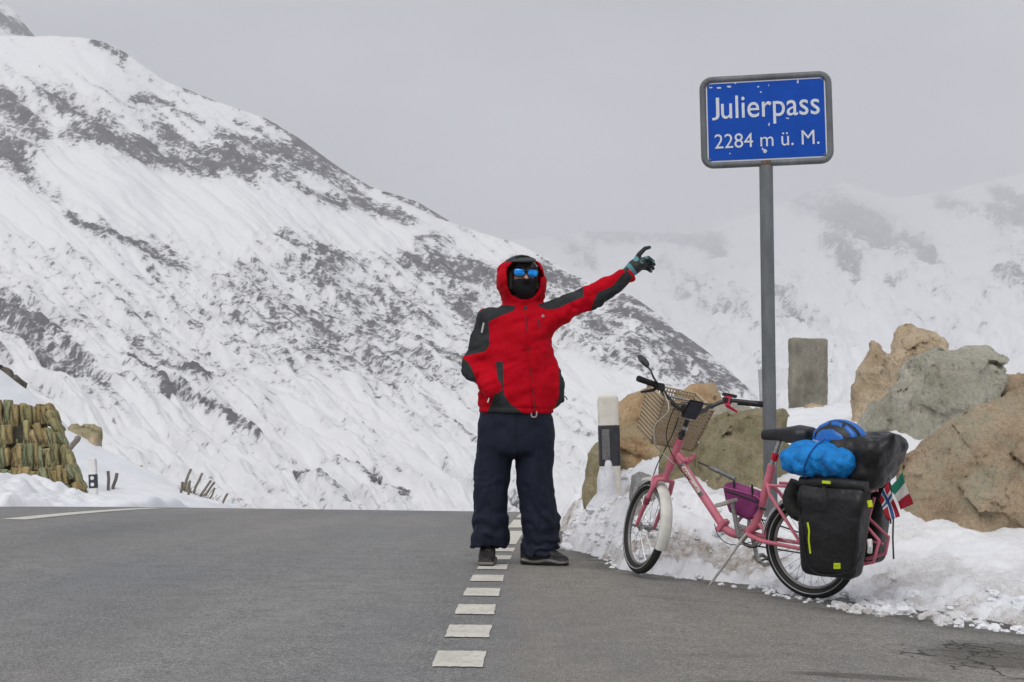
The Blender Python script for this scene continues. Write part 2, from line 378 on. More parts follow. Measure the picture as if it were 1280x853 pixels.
def _tps_fit(C, lam=.02):
    n = len(C); d = (C[:, None, :2]-C[None, :, :2]); K = _tps_k((d**2).sum(-1))+lam*np.eye(n); P = np.c_[np.ones(n), C[:, :2]]
    return np.linalg.solve(np.block([[K, P], [P.T, np.zeros((3, 3))]]), np.r_[C[:, 2], 0, 0, 0])
TPS = _tps_fit(CTRL)
def tps(x, y):
    x, y = np.asarray(x, float), np.asarray(y, float); r = TPS[-3]+TPS[-2]*x+TPS[-1]*y
    for w, c in zip(TPS, CTRL): r = r+w*_tps_k((x-c[0])**2+(y-c[1])**2)
    return r
def zbank(x, y, fine=True):
    s = sedge(x, y); s = s+.11*fbm(x*2.6, y*2.6, 0, 4, 11)
    zr = np.minimum(zroad(np.minimum(x, 3), np.minimum(y, 12)), 0)
    prof = np.interp(s, [-.25, 0, .05, .2, .45, 1.0, 1.6], [-.35, -.04, .07, .24, .52, 1.4, 3])+zr
    xc, yc = np.clip(x, .3, 12), np.clip(y, 4.5, 22)
    base = smin(tps(xc, yc), prof, .05) - .35*np.maximum(0, y-19)
    if fine:
        near = np.exp(-np.maximum(s-.35, 0)/.55)*sstep(-.1, .12, s)
        cl = 1-np.abs(fbm(x*7, y*7, base*5, 3, 31)); c2 = 1-np.abs(fbm(x*19, y*19, base*12, 3, 41))
        base = base+near*(.11*(cl-.72)+.05*(c2-.72)+.10*fbm(x*4, y*4, 5, 4, 51)+.022*fbm(x*28, y*28, base*20, 2, 55))+.035*fbm(x*3, y*3, 0, 5, 61)*sstep(0, .4, s)+.008*fbm(x*26, y*26, 0, 3, 71)
    return np.where(base > -.4, base, -.4-.0*y), s
X_ = np.arange(.05, 5.0, .019); Y_ = np.arange(4.7, 13.2, .022)
XX, YY = np.meshgrid(X_, Y_, indexing='ij'); ZZ, SS = zbank(XX, YY)
V, F = grid(X_, Y_, lambda a, b: ZZ); keep = (SS.ravel() > -.12)[F].any(1) & (ZZ.ravel() > zroad(XX, YY).ravel()-.10)[F].any(1)
dn = fbm(XX*3.3, YY*3.3, 3, 5, 81); dirt = np.clip(sstep(-.10, .32, dn)*np.exp(-np.maximum(SS-.45, 0)/.5)*.95+.55*np.exp(-(SS/.07)**2)*sstep(-.2, .2, dn)+.10*np.exp(-np.maximum(SS, 0)/.8), 0, 1)
F = F[keep]; u, inv = np.unique(F, return_inverse=True)
bank = tag(mesh('snow_bank', V[u], inv.reshape(-1, 4), SNOW_BANK, None, True, {'dirt': dirt.ravel()[u]}), kind='structure')
# the snow field further back on the right
def zfield(x, y): return zbank(x, y, False)[0]-.03-.10*sstep(12.9, 12.0, y)*sstep(4.9, 4.2, x)+.05*fbm(x*.6, y*.6, 0, 4, 91)*sstep(12.5, 15, y)
V, F = grid(np.concatenate([np.linspace(.4, 6, 60), np.linspace(6.2, 70, 60)]), np.concatenate([np.linspace(3, 13, 20), np.linspace(13.1, 30, 70), np.linspace(31, 120, 30)]), zfield)
keep = ((V[:, 1] > 12.3) | (V[:, 0] > 4.7))[F].any(1) & (V[:, 2] > -.35)[F].any(1)
tag(mesh('snow_field', V, F[keep], SNOW), kind='structure')
# crumbled snow thrown up by the plough: too many small pieces to count
def crumbs():
    bm = bmesh.new(); bmesh.ops.create_icosphere(bm, subdivisions=2, radius=1); bv = np.array([v.co[:] for v in bm.verts]); bf = np.array([[v.index for v in f.verts] for f in bm.faces]); bm.free()
    base = [bv*(1+.75*fbm(bv[:, 0]*2.1+k*9, bv[:, 1]*2.1, bv[:, 2]*2.1, 3, 900+k, .65))[:, None] for k in range(14)]
    rng = np.random.RandomState(5); n = 1500; seg = np.linalg.norm(np.diff(EDGE, axis=0), axis=1); seg = np.where((EDGE[:-1, 1] < 13) & (EDGE[:-1, 0] < 5), seg, 0)
    k = rng.choice(len(seg), n, p=seg/seg.sum()); t = rng.rand(n)[:, None]; p = EDGE[k]*(1-t)+EDGE[k+1]*t; e = EDGE[k+1]-EDGE[k]; nrm = np.stack([-e[:, 1], e[:, 0]], 1)/np.linalg.norm(e, axis=1)[:, None]
    off = np.abs(rng.normal(0, .30, n))-.02; p = p+nrm*off[:, None]*1.0; cl_ = fbm(p[:, 0]*3, p[:, 1]*3, 9, 2, 77)
    z, s_ = zbank(p[:, 0], p[:, 1]); z = np.maximum(z, zroad(p[:, 0], p[:, 1])); V = []; F = []; D = []; m = 0
    for i in range(n):
        if cl_[i] < -.12 or s_[i] < -.06: continue
        r = .006+.034*rng.rand()**3.0*sstep(-.02, .15, s_[i])+.006*rng.rand(); a = rng.rand()*6.28; ca, sa = math.cos(a), math.sin(a); b = base[rng.randint(14)]*np.array([1.25, 1, .8])*r
        V.append(np.stack([b[:, 0]*ca-b[:, 1]*sa+p[i, 0], b[:, 0]*sa+b[:, 1]*ca+p[i, 1], b[:, 2]+z[i]+r*.1], 1)); F.append(bf+m); m += len(b)
        D.append(np.full(len(b), np.clip(.6*sstep(.1, .4, fbm(p[i:i+1, 0]*3.3, p[i:i+1, 1]*3.3, 3, 5, 81))[0]+.2*(rng.rand() < .12), 0, 1)))
    return mesh('snow_crumbs', np.concatenate(V), np.concatenate(F), SNOW_BANK, None, False, {'dirt': np.concatenate(D)})
tag(crumbs(), 'crumbled snow and ice bits along the edge of the snow bank', 'snow', kind='stuff')
def clod(px, py, r, seed):
    P = at(px, py, 1); k = CAMH/(CAMH-P[2]); x, y = P[0]*k, k; z = float(zroad(x, y))
    V, F = nets(lambda X, Y, Z: ell(X, Y, Z, (0, 0, r*.35), (r*1.3, r, r*.6))+.35*r*fbm(X/r*1.1, Y/r*1.1, Z/r*1.1, 3, seed), (-2*r, -2*r, -r), (2*r, 2*r, 2*r), r/6)
    o = mesh('snow_clod', V, F, SNOW_BANK, None, True, {'dirt': np.full(len(V), .05)}); o.location = (x, y, z); return o
tag(clod(713, 683, .055, 300), 'smooth white snow lump on the asphalt beside the sideways shoe', 'snow')
# left: bank at the road edge, and the slope behind
def zleft(x, y):
    sil = np.interp(x, [-40, -16, -12.4, -11.5, -10.6, -10, -9.3, -8.3, -7.4, -6.1, -5.2, -4], [9, 4.2, 2.45, 2.1, 1.35, .72, .42, -.05, -.55, -1.0, -1.75, -3])
    fr = np.interp(x, [-40, -12, -8, -7.2, -6.2, -5.4, -4.9], [2.2, .5, .02, -.03, -.15, -.30, -.75])
    fr = fr+.0*y
    t = np.clip((y-22)/10, 0, 1)
    z = fr+(sil-fr)*(t**1.15) - .28*np.maximum(0, y-32)
    edge = -5.45-.9*sstep(19.6, 17.6, y)-6*sstep(17.8, 15.5, y)+.15*fbm(y*1.1, 0, 0, 3, 4)
    z = np.where(x > edge, z-(x-edge)*1.2, z)
    z = z+.10*np.exp(-((y-19.8)/1.1)**2)*sstep(-6.2, -6.9, x)-.16*np.exp(-((x+6.2)/.5)**2-((y-20.3)/1.4)**2)
    z = z+.10*fbm(x*1.3, y*1.3, 0, 5, 14)*sstep(16, 18, y)+(.10*(1-np.abs(fbm(x*5, y*5, 0, 4, 15)))+.10*fbm(x*9, y*3, 0, 4, 16))*sstep(21.6, 20.6, y)*sstep(-5.4, -6.2, x)
    return z-.6*sstep(18.2, 16.6, y)
V, F = grid(np.concatenate([np.linspace(-40, -13, 28), np.linspace(-12.8, -4, 200)]), np.concatenate([np.linspace(15.5, 23, 150), np.linspace(23.1, 44, 90), np.linspace(45, 80, 12)]), zleft)
dl = np.clip(sstep(.15, .5, fbm(V[:, 0]*2, V[:, 1]*2, 0, 4, 17))*np.exp(-((V[:, 1]-18.6)/.7)**2), 0, 1)
tag(mesh('snow_slope', V, F, SNOW_BANK, None, True, {'dirt': dl*.6}), kind='structure')

# ------------------------------------------------------------------ wide ground sheet, then the mountains
def polar(px0, px1, na, rr, zf):
    a = np.arctan((np.linspace(px0, px1, na)-640)/FPX) if px1 is not None else np.linspace(-math.pi, math.pi, na)
    Aa, R = np.meshgrid(a, rr, indexing='ij'); m = len(rr)
    V = np.stack([R*np.sin(Aa), R*np.cos(Aa), zf(Aa, R)], -1).reshape(-1, 3)
    i = np.arange(na-1)[:, None]*m+np.arange(m-1)[None]
    return V, np.stack([i, i+m, i+m+1, i+1], -1).reshape(-1, 4), Aa, R
V, F, Aa, R = polar(0, None, 97, np.array([0, 4, 8, 14, 20, 30, 45, 70, 110, 180, 300, 600, 1200, 2500, 5000, 9000.]),
    lambda a, r: np.where(np.cos(a) > -.2, -1.0-.12*np.minimum(np.maximum(0, r-6), 700), -.35-.02*np.minimum(r, 300)))
tag(mesh('snow_ground', V, F, SNOW), kind='structure')
def rock_snow(name, sc):
    t = NT(name); r = t.attr('rock'); n = t.noise(sc*3, 8, .78); n2 = t.noise(sc*.6, 7, .7)
    f = t.ramp(t.math('ADD', r, t.math('MULTIPLY', t.math('SUBTRACT', n, .5), 2.1)), (.42, 0.), (.62, 1.))
    rc = t.ramp(n2, (.3, (.040, .038, .046)), (.5, (.080, .075, .083)), (.7, (.16, .143, .142)))
    thin = t.ramp(t.math('ADD', r, t.math('MULTIPLY', t.math('SUBTRACT', n2, .5), .5)), (.12, 0.), (.50, 1.)); sn = t.mix(t.math('MULTIPLY', thin, .26), (.93, .935, .94), (.45, .45, .48))
    c = t.mix(f, sn, rc); t.bump(t.math('ADD', n, t.math('MULTIPLY', f, .5)), .55, 4.)
    return t.col(c, .8, 0, .2)
def capsules(px, py, rows):
    f = np.zeros(np.shape(px))
    for x0, y0, x1, y1, w, s in rows:
        e = np.array([x1-x0, y1-y0], float); t = np.clip(((px-x0)*e[0]+(py-y0)*e[1])/max(e@e, 1e-9), 0, 1)
        f = np.maximum(f, s*np.exp(-(((px-x0-t*e[0])**2+(py-y0-t*e[1])**2)/(w*w))))
    return f
def mountain(name, px0, px1, na, nr, r0, r1, e0, ridge_pts, rocks, base_rock, power, relief, streak, seed, ms, smooth_rows=(), back=.35, rpow=1., bshift=.025):
    """a mountainside as a height field over azimuth and range; its crest rises to the angles of ridge_pts"""
    rp = np.array(ridge_pts, float)
    t = np.concatenate([np.linspace(0, 1, nr), 1+np.linspace(.03, back, 14)])
    pxs = np.linspace(px0, px1, na); T, PX = np.meshgrid(t, pxs); A_ = np.arctan((PX-640)/FPX)
    er = (535-np.interp(PX, rp[:, 0], rp[:, 1]))/FPX/np.cos(A_)*np.cos(A_)
    rr1 = np.interp(PX, *r1); rr0 = np.interp(PX, *r0) if isinstance(r0, tuple) else r0
    R = rr0+(rr1-rr0)*np.minimum(T, 1)**rpow+np.maximum(0, T-1)*rr1
    E_ = e0+(er-e0)*np.minimum(T, 1)**power
    Z = CAMH+E_*R*np.cos(A_) - np.maximum(0, T-1)*rr1*.55
    X, Y = R*np.sin(A_), R*np.cos(A_)
    PY = 535-FPX*(Z-CAMH)/np.maximum(Y, 1)
    rk = capsules(PX, PY, rocks); sm = capsules(PX, PY, smooth_rows) if smooth_rows else 0
    # fall-line streaks run down to the right
    ca, sa = math.cos(math.radians(streak)), math.sin(math.radians(streak))
    u, v = PX*ca+PY*sa, -PX*sa+PY*ca
    wob = 14*fbm(PX/60, PY/60, 0, 3, seed+9)
    nA = fbm(PX/34, PY/22, 1, 6, seed, .62); nB = fbm(u/85, (v+wob)/7, 2, 4, seed+20, .6); nC = fbm(PX/7, PY/5, 3, 4, seed+30, .65)
    b = base_rock(PX, PY)
    rock = .42+.74*(rk-.61)+.34*nA+.36*nC+.20*nB
    rock = np.where(rk > .12, rock, -1)
    nD = fbm(u/210, (v+wob)/5.5, 7, 4, seed+25, .62); lw = sstep(400, 500, PY)
    low = b-bshift+(.36*nB+.30*nA+.34*nC)*(1-.45*lw)+.42*nD*lw
    rock = np.maximum(rock, low)-1.2*sm
    env = np.clip(T*(1.02-T)*5, 0, 1)
    bump_ = relief*(fbm(X/260, Y/260, 0, 5, seed+40)*1.0+.35*ridged(X/90, Y/90, 0, 5, seed+50)+.55*fbm(u/90, v/11, 4, 3, seed+60)+.45*np.clip(rock, 0, 1)*ridged(X/45, Y/45, Z/45, 4, seed+70))
    fade = np.clip(T/.12, 0, 1)*np.where(T > 1, 1, 1-.85*np.clip((T-.9)/.1, 0, 1))
    Z = Z+bump_*fade
    m = len(t); i = np.arange(na-1)[:, None]*m+np.arange(m-1)[None]; F = np.stack([i, i+m, i+m+1, i+1], -1).reshape(-1, 4)
    o = mesh(name, np.stack([X, Y, Z], -1).reshape(-1, 3), F, rock_snow(name+'_rock', ms), None, True, {'rock': rock})
    return tag(o, kind='structure')
RID = [(-200, 20), (-60, 40), (0, 38), (60, 37), (100, 41), (125, 46), (150, 60), (200, 96), (260, 121), (330, 146), (370, 170), (420, 206), (460, 231), (520, 251), (560, 276), (600, 291), (640, 301), (680, 320), (720, 345), (790, 370), (820, 392), (850, 416), (890, 446), (930, 482), (960, 505), (1000, 545), (1060, 600)]
ROCKS = [(0, 120, 40, 160, 26, .95), (0, 190, 60, 225, 34, 1.), (50, 110, 130, 160, 20, .9), (90, 165, 180, 190, 26, 1.), (150, 190, 262, 215, 24, 1.), (200, 165, 260, 205, 18, .8),
  (255, 195, 310, 222, 18, .9), (285, 200, 360, 225, 20, 1.), (270, 165, 340, 190, 14, .8), (330, 185, 400, 215, 20, .95), (370, 240, 425, 258, 12, .9), (163, 112, 212, 128, 9, .95), (215, 135, 245, 152, 10, .8), (228, 106, 258, 118, 7, .9),
  (290, 150, 320, 160, 7, .8), (330, 142, 372, 168, 9, 1.), (370, 175, 460, 226, 11, 1.), (400, 215, 450, 245, 13, .85), (440, 245, 515, 277, 12, .95), (480, 238, 560, 273, 6, 1.), (110, 45, 150, 62, 6, .9), (5, 80, 60, 105, 12, .65), (170, 150, 215, 160, 10, .7),
  (78, 272, 135, 298, 9, 1.), (120, 290, 230, 345, 12, .85), (85, 315, 110, 330, 7, .7), (190, 320, 225, 345, 10, .8), (300, 290, 330, 300, 12, .75), (340, 290, 420, 330, 18, .75), (300, 330, 370, 375, 16, .7), (380, 340, 440, 390, 22, .6), (520, 300, 560, 303, 5, .8),
  (510, 320, 620, 355, 20, .95), (560, 335, 620, 362, 14, .9), (460, 380, 530, 420, 18, .6), (520, 385, 560, 425, 14, .7), (640, 330, 700, 350, 16, .85), (700, 345, 790, 392, 20, .66), (760, 375, 880, 440, 12, .9), (720, 400, 840, 470, 46, .72), (830, 430, 925, 488, 16, .95), (650, 380, 720, 440, 34, .5), (860, 470, 925, 500, 20, .62), (780, 372, 815, 388, 7, 1.),
  (-20, 370, 45, 420, 32, 1.05), (0, 420, 90, 470, 20, .95), (70, 425, 130, 500, 16, .8), (165, 465, 212, 508, 11, 1.1), (200, 470, 260, 495, 9, .95), (225, 505, 330, 565, 6, .85), (400, 430, 460, 450, 10, .6), (420, 585, 510, 630, 6, .8), (335, 590, 420, 625, 9, .7), (10, 300, 60, 330, 16, .35)]
SM = [(60, 215, 300, 262, 20, .6), (0, 262, 60, 280, 18, .6), (230, 250, 330, 285, 16, .5), (30, 60, 120, 75, 14, .35), (130, 240, 300, 300, 14, .4), (440, 285, 500, 300, 12, .5), (700, 480, 930, 560, 30, .4)]
def base1(px, py):
    lo = .20+.10*sstep(300, 380, py)-.10*sstep(470, 560, py)
    lo = lo+.16*np.exp(-(((px-480)/230)**2+((py-400)/75)**2))+.10*np.exp(-(((px-760)/150)**2+((py-440)/70)**2)) - .14*np.exp(-(((px-180)/160)**2+((py-260)/40)**2))
    return lo-.15*sstep(295, 255, py+px*0)*(1-sstep(300, 200, py))
mountain('mountain_slope', -140, 1060, 900, 480, ([-200, 400, 1100], [260, 280, 300]), ([-200, 0, 600, 960, 1100], [1750, 1700, 1500, 1150, 1100]), -.105, RID, ROCKS, base1, 1.15, 15., 38, 3, .055, SM)
RID2 = [(300, 350), (560, 330), (640, 300), (740, 288), (860, 290), (960, 262), (1010, 240), (1060, 226), (1120, 245), (1180, 240), (1250, 222), (1320, 205), (1500, 190)]
ROCKS2 = [(1010, 245, 1110, 300, 34, .80), (1040, 300, 1075, 350, 18, .75), (1130, 292, 1170, 320, 16, .7), (1180, 250, 1220, 262, 14, .7), (1240, 262, 1290, 272, 20, .75), (740, 292, 900, 300, 14, .75), (860, 300, 900, 315, 12, .8), (970, 375, 1005, 410, 18, .65), (1250, 345, 1290, 355, 12, .7), (1110, 350, 1120, 358, 6, .7), (830, 340, 960, 420, 30, .45), (700, 300, 740, 330, 14, .6), (1250, 240, 1300, 262, 16, .7)]
ROCKS2 = [r[:5]+(r[5]*1.3,) for r in ROCKS2]
mountain('far_mountain', 480, 1480, 560, 260, 1500., ([300, 900, 1500], [10200, 10600, 9900]), -.05, RID2, ROCKS2, lambda px, py: .14+0*px, 1.1, 60., 30, 103, .011, (), .2, 2.8, .04)
mountain('far_peak', -160, 120, 120, 90, 1900., ([-200, 200], [2700, 2700]), .2, [(-200, -30), (-20, -10), (0, 0), (8, 5), (20, 22), (34, 38), (60, 90), (200, 200)], [(-30, 20, 30, 40, 22, 1.)], lambda px, py: .3+0*px, 1., 14., 40, 203, .03)
# the air
bx = MB(); zt = 2150.; bx.box((0, 6900, (zt-100)/2), (9000, 7500, (zt+100)/2))
hz = bx.build('haze', None, None, False); hz['kind'] = 'stuff'
hm = bpy.data.materials.new('haze'); hm.use_nodes = True; hn = hm.node_tree.nodes; hn.clear()
ho = hn.new('ShaderNodeOutputMaterial'); hv = hn.new('ShaderNodeVolumePrincipled'); hv.inputs['Color'].default_value = (.95, .96, 1, 1); hv.inputs['Density'].default_value = .00023
hm.node_tree.links.new(hv.outputs[0], ho.inputs['Volume']); hz.data.materials.append(hm)
# ------------------------------------------------------------------ boulders, wall, posts, sign
def zsnow(x, y): return float(zbank(np.array([x]), np.array([y]), False)[0][0])
def rock_mat(name, cols, moss=None, sc=3., dark=.5):
    t = NT(name); n = t.noise(sc, 7, .68); n2 = t.noise(sc*7, 6, .7, stretch=(1, 1, .45)); n3 = t.noise(sc*30, 4, .7)
    c = t.ramp(n, (.28, cols[0]), (.48, cols[1]), (.68, cols[2]))
    c = t.mix(1., c, t.ramp(t.noise(sc*.55, 4, .6), (.32, (.72, .70, .66)), (.5, (1., 1., 1.)), (.68, (1.22, 1.18, 1.1))), 'MULTIPLY')
    c = t.mix(t.ramp(n2, (.33, .85), (.42, 0.)), c, tuple(v*dark for v in cols[0]))
    c = t.mix(t.ramp(n3, (.52, 0.), (.75, .5)), c, tuple(min(1, v*1.35) for v in cols[2]))
    if moss:
        sx = t.n.new('ShaderNodeSeparateXYZ'); t.link(t.tc.outputs['Normal'], sx.inputs[0])
        mf = t.ramp(t.noise(sc*1.7, 6, .7), (.45, 0.), (.62, 1.)); c = t.mix(t.math('MULTIPLY', mf, .75), c, moss)
    n4 = t.noise(sc*14, 8, .8); c = t.mix(1., c, t.ramp(n4, (.30, .62), (.5, 1.08), (.72, 1.32)), 'MULTIPLY'); t.bump(t.math('ADD', t.math('ADD', n2, n4), t.math('MULTIPLY', n3, .35)), .9, .035)
    return t.col(c, .85, 0, .25)
R_PALE = rock_mat('pale_green_rock', [(.38, .365, .295), (.53, .505, .42), (.64, .61, .53)], (.42, .425, .33))
R_TAN = rock_mat('tan_rock', [(.40, .30, .185), (.60, .475, .325), (.68, .58, .45)], None)
R_BROWN = rock_mat('brown_rock', [(.33, .24, .155), (.53, .40, .27), (.62, .51, .385)], (.41, .39, .28))
R_MOSS = rock_mat('mossy_rock', [(.28, .24, .135), (.45, .385, .245), (.56, .49, .34)], (.34, .33, .18), 5.)
R_ORANGE = rock_mat('orange_rock', [(.38, .24, .125), (.58, .385, .215), (.60, .47, .32)], (.44, .39, .24))
R_DARK = rock_mat('dark_rock', [(.05, .047, .04), (.12, .11, .09), (.22, .20, .17)], None)
R_GREY = rock_mat('grey_rock', [(.28, .28, .27), (.42, .42, .41), (.58, .58, .57)], None)
def shards(x, y, z, cell, seed):
    """piecewise planar offsets: every cell of a jittered lattice has its own tilted face"""
    x, y, z = x/cell, y/cell, z/cell; ix, iy, iz = np.floor(x), np.floor(y), np.floor(z); best = np.full(x.shape, 9.); o = np.zeros(x.shape)
    for dx in (-1, 0, 1):
        for dy in (-1, 0, 1):
            for dz in (-1, 0, 1):
                cx, cy, cz = ix+dx, iy+dy, iz+dz; px_, py_, pz_ = cx+_hash(cx, cy, cz, seed), cy+_hash(cx, cy, cz, seed+1), cz+_hash(cx, cy, cz, seed+2)
                q = (x-px_)**2+(y-py_)**2+(z-pz_)**2; m = q < best; best = np.where(m, q, best)
                v = (_hash(cx, cy, cz, seed+3)-.5)*1.1+(_hash(cx, cy, cz, seed+4)-.5)*1.5*(x-px_)+(_hash(cx, cy, cz, seed+5)-.5)*1.5*(y-py_)+(_hash(cx, cy, cz, seed+6)-.5)*1.5*(z-pz_); o = np.where(m, v, o)
    return o
def boulder(outline, Y, T, m, label, seed, rnd=.12, cuts=(), amp=.05, h=.019, tilt=0., lean=0., bury=.25, cell=.30):
    """outline in photo pixels turned to metres at range Y; T is half the depth of the stone"""
    rg = np.random.RandomState(seed); P = np.array([at(a, b, Y) for a, b in outline]); c = P.mean(0); zb = P[:, 2].min()
    Q = np.array([(p[0]-c[0], p[2]-zb) for p in P]); H_ = Q[:, 1].max(); Q[:, 1] -= np.where(Q[:, 1] < .22*H_, bury, 0)
    sx_, sz = np.ptp(Q[:, 0])/2, H_/2; hc = sz*.9; facets = []; k0 = cell*min(1, max(sx_, sz)/.42)
    for _ in range(9):
        a = rg.uniform(3.5, 5.9); el_ = rg.uniform(.0, 1.0); n_ = np.array([math.cos(a)*math.cos(el_), math.sin(a)*math.cos(el_), math.sin(el_)])
        sup = math.sqrt((n_[0]*sx_)**2+(n_[1]*T)**2+(n_[2]*sz)**2); facets.append((n_, sup*rg.uniform(.60, .85)))
    def fn(X, Yy, Z):
        d = poly_sd(X, Z+lean*Yy, Q); d = d+rnd*(np.abs(Yy+tilt*X)/T)**2.4; d = smax(d, np.abs(Yy)-T, .06)
        for (nx, ny, nz, k) in cuts:
            q = math.sqrt(nx*nx+ny*ny+nz*nz); d = smax(d, (nx*X+ny*Yy+nz*Z)/q-k, .03)
        for n_, k_ in facets: d = smax(d, n_[0]*X+n_[1]*Yy+n_[2]*(Z-hc)-k_, .01)
        near = np.abs(d) < .16+amp; x, y, z = X[near], Yy[near], Z[near]; w = .25*k0*fbm(x*4/k0*.3, y*4/k0*.3, z*4/k0*.3, 2, seed+2)
        d[near] += amp*.55*fbm(x*2.6, y*2.6, z*2.6, 4, seed+1)+.145*k0*shards(x+w, y*.8, z*1.3-w, k0, seed+11)+.06*k0*shards(x-w, y, z*1.5+.5*x, k0*.36, seed+31)+.008*fbm(x*24, y*24, z*24, 3, seed+7)
        return smax(d, -Z-bury, .02)
    V, F = nets(fn, (Q[:, 0].min()-.15, -T-.12, -bury-.05), (Q[:, 0].max()+.15, T+.12, H_+.15), h)
    o = mesh('boulder', V, F, m); o.location = (c[0], Y, zb); o.data.set_sharp_from_angle(angle=math.radians(38)); return tag(o, label, 'rock', 'boulders on the snow bank')
boulder([(1126, 650), (1125, 592), (1136, 568), (1180, 534), (1222, 508), (1275, 489), (1330, 484), (1390, 500), (1430, 560), (1430, 650), (1240, 656)], 8.2, .45, R_BROWN, 'large brown boulder with rough streaks lying at the snow edge beside the loaded luggage', 501, .16, amp=.05)
boulder([(1070, 556), (1076, 530), (1090, 498), (1122, 475), (1140, 446), (1180, 436), (1236, 437), (1252, 432), (1261, 448), (1258, 480), (1248, 505), (1200, 562)], 9.7, .42, R_PALE, 'pale greenish boulder with a slanting flat face resting between the tan and brown boulders', 502, .14, amp=.045, cuts=((.35, -1, .75, .52),))
boulder([(1062, 515), (1065, 488), (1074, 464), (1090, 438), (1096, 424), (1110, 420), (1118, 424), (1124, 445), (1120, 480), (1100, 515)], 11.0, .26, R_TAN, 'tan leaf-shaped boulder standing upright against the cleft', 503, .10, amp=.035)
boulder([(1108, 520), (1112, 450), (1124, 424), (1130, 410), (1142, 407), (1172, 414), (1184, 432), (1172, 462), (1180, 520)], 11.4, .34, R_TAN, 'tan block boulder with a dark stained top corner behind the pale boulder', 504, .08, amp=.03, cuts=((.6, -.8, .5, .42),))
boulder([(1238, 520), (1246, 490), (1255, 474), (1282, 467), (1310, 474), (1330, 520)], 9.9, .3, R_BROWN, 'small brown boulder peeking over the shoulder of the large brown one', 505, .1)
boulder([(870, 612), (868, 575), (876, 545), (884, 526), (925, 515), (962, 512), (984, 512), (992, 530), (989, 560), (960, 605), (912, 618)], 9.1, .34, R_MOSS, 'mossy olive boulder lying right behind the sign post', 506, .10, amp=.035)
boulder([(762, 590), (768, 545), (772, 505), (782, 488), (815, 480), (850, 484), (850, 540), (845, 592), (800, 600)], 10.5, .28, R_ORANGE, 'orange topped boulder behind the bicycle basket, greenish towards its foot', 507, .1)
boulder([(835, 520), (842, 492), (866, 480), (890, 476), (903, 482), (905, 500), (890, 530)], 10.6, .25, R_ORANGE, 'low orange brown boulder showing just above the handlebar', 508, .08, bury=.5)
boulder([(872, 545), (872, 510), (892, 501), (930, 503), (960, 520), (950, 560)], 10.1, .3, R_PALE, 'pale flat topped boulder lying behind the mossy one', 509, .08, bury=.5)
boulder([(818, 600), (826, 560), (848, 540), (872, 552), (876, 590), (868, 606)], 9.4, .22, R_MOSS, 'brown green boulder wedged low between orange and mossy boulders', 510, .1)
boulder([(728, 592), (738, 566), (752, 548), (770, 552), (775, 590), (760, 598)], 10.2, .2, R_MOSS, 'small olive rock half buried in snow beside the near marker post', 511, .08)
boulder([(784, 612), (790, 594), (800, 588), (815, 592), (822, 606), (812, 616)], 8.9, .12, R_GREY, 'little snow dusted grey rock in front of the orange boulder', 512, .05, amp=.03, h=.014)
boulder([(1003, 514), (1006, 506), (1016, 503), (1028, 507), (1032, 514)], 12.7, .1, R_TAN, 'fist sized tan rock at the foot of the stone slab', 513, .03, amp=.015, h=.012, bury=.2)
boulder([(78, 562), (83, 536), (87, 528), (94, 530), (99, 535), (108, 532), (122, 536), (126, 562)], 32.3, .4, R_MOSS, 'jagged mossy outcrop poking from the snow slope above the plank', 614, .10, amp=.05, h=.035, bury=1.2, cell=.55)
boulder([(110, 556), (113, 546), (121, 545), (127, 556)], 32., .25, R_BROWN, 'small brown rock just below the jagged mossy outcrop', 515, .08, amp=.08, h=.04, bury=.5)
for i, (ol, lb) in enumerate(((((-20, 470), (-20, 455), (2, 457), (14, 463), (20, 472), (8, 477)), 'dark ledge on the snow hump above the stone wall'), (((14, 478), (18, 467), (32, 478), (42, 492), (40, 499), (28, 490)), 'dark ledge running down the snow hump towards the wall end'))):
    boulder(ol, 33., .4, R_DARK, lb, 530+i, .2, amp=.16, h=.06, bury=.6, cell=.5)
for i, (px, py, w, lb) in enumerate(((155, 581, 8, 'tiny dark stone on the snow below the mossy outcrop'), (176, 584, 9, 'small dark stone beside a grass tuft on the slope'), (232, 604, 14, 'dark stone among the leaning stakes'))):
    boulder([(px-w/2, py+4), (px-w/3, py-2), (px+w/4, py-3), (px+w/2, py+4)], 32., .12, R_BROWN, lb, 540+i, .05, amp=.03, h=.035, bury=.3)
# upright stone slab
def slab_fn(X, Y, Z):
    w = .01*fbm(X*5, Y*5, Z*5, 4, 7); d = rbox(X, Y, Z, (0, 0, .2), (.168, .07, .44), .02)
    return d+w+.006*fbm(X*25, Y*25, Z*25, 3, 8)
V, F = nets(slab_fn, (-.22, -.12, -.3), (.22, .12, .7), .011)
p = at(1010, 511, 13.); sl = mesh('stone_slab', V, F, rock_mat('slab_stone', [(.24, .225, .185), (.34, .32, .265), (.42, .395, .335)], None, 9., .75)); sl.location = (p[0], 13., p[2]); sl.rotation_euler = (0, math.radians(.8), math.radians(8))
tag(sl, 'upright rectangular grey stone slab with rounded corners standing in the snow', 'stone')
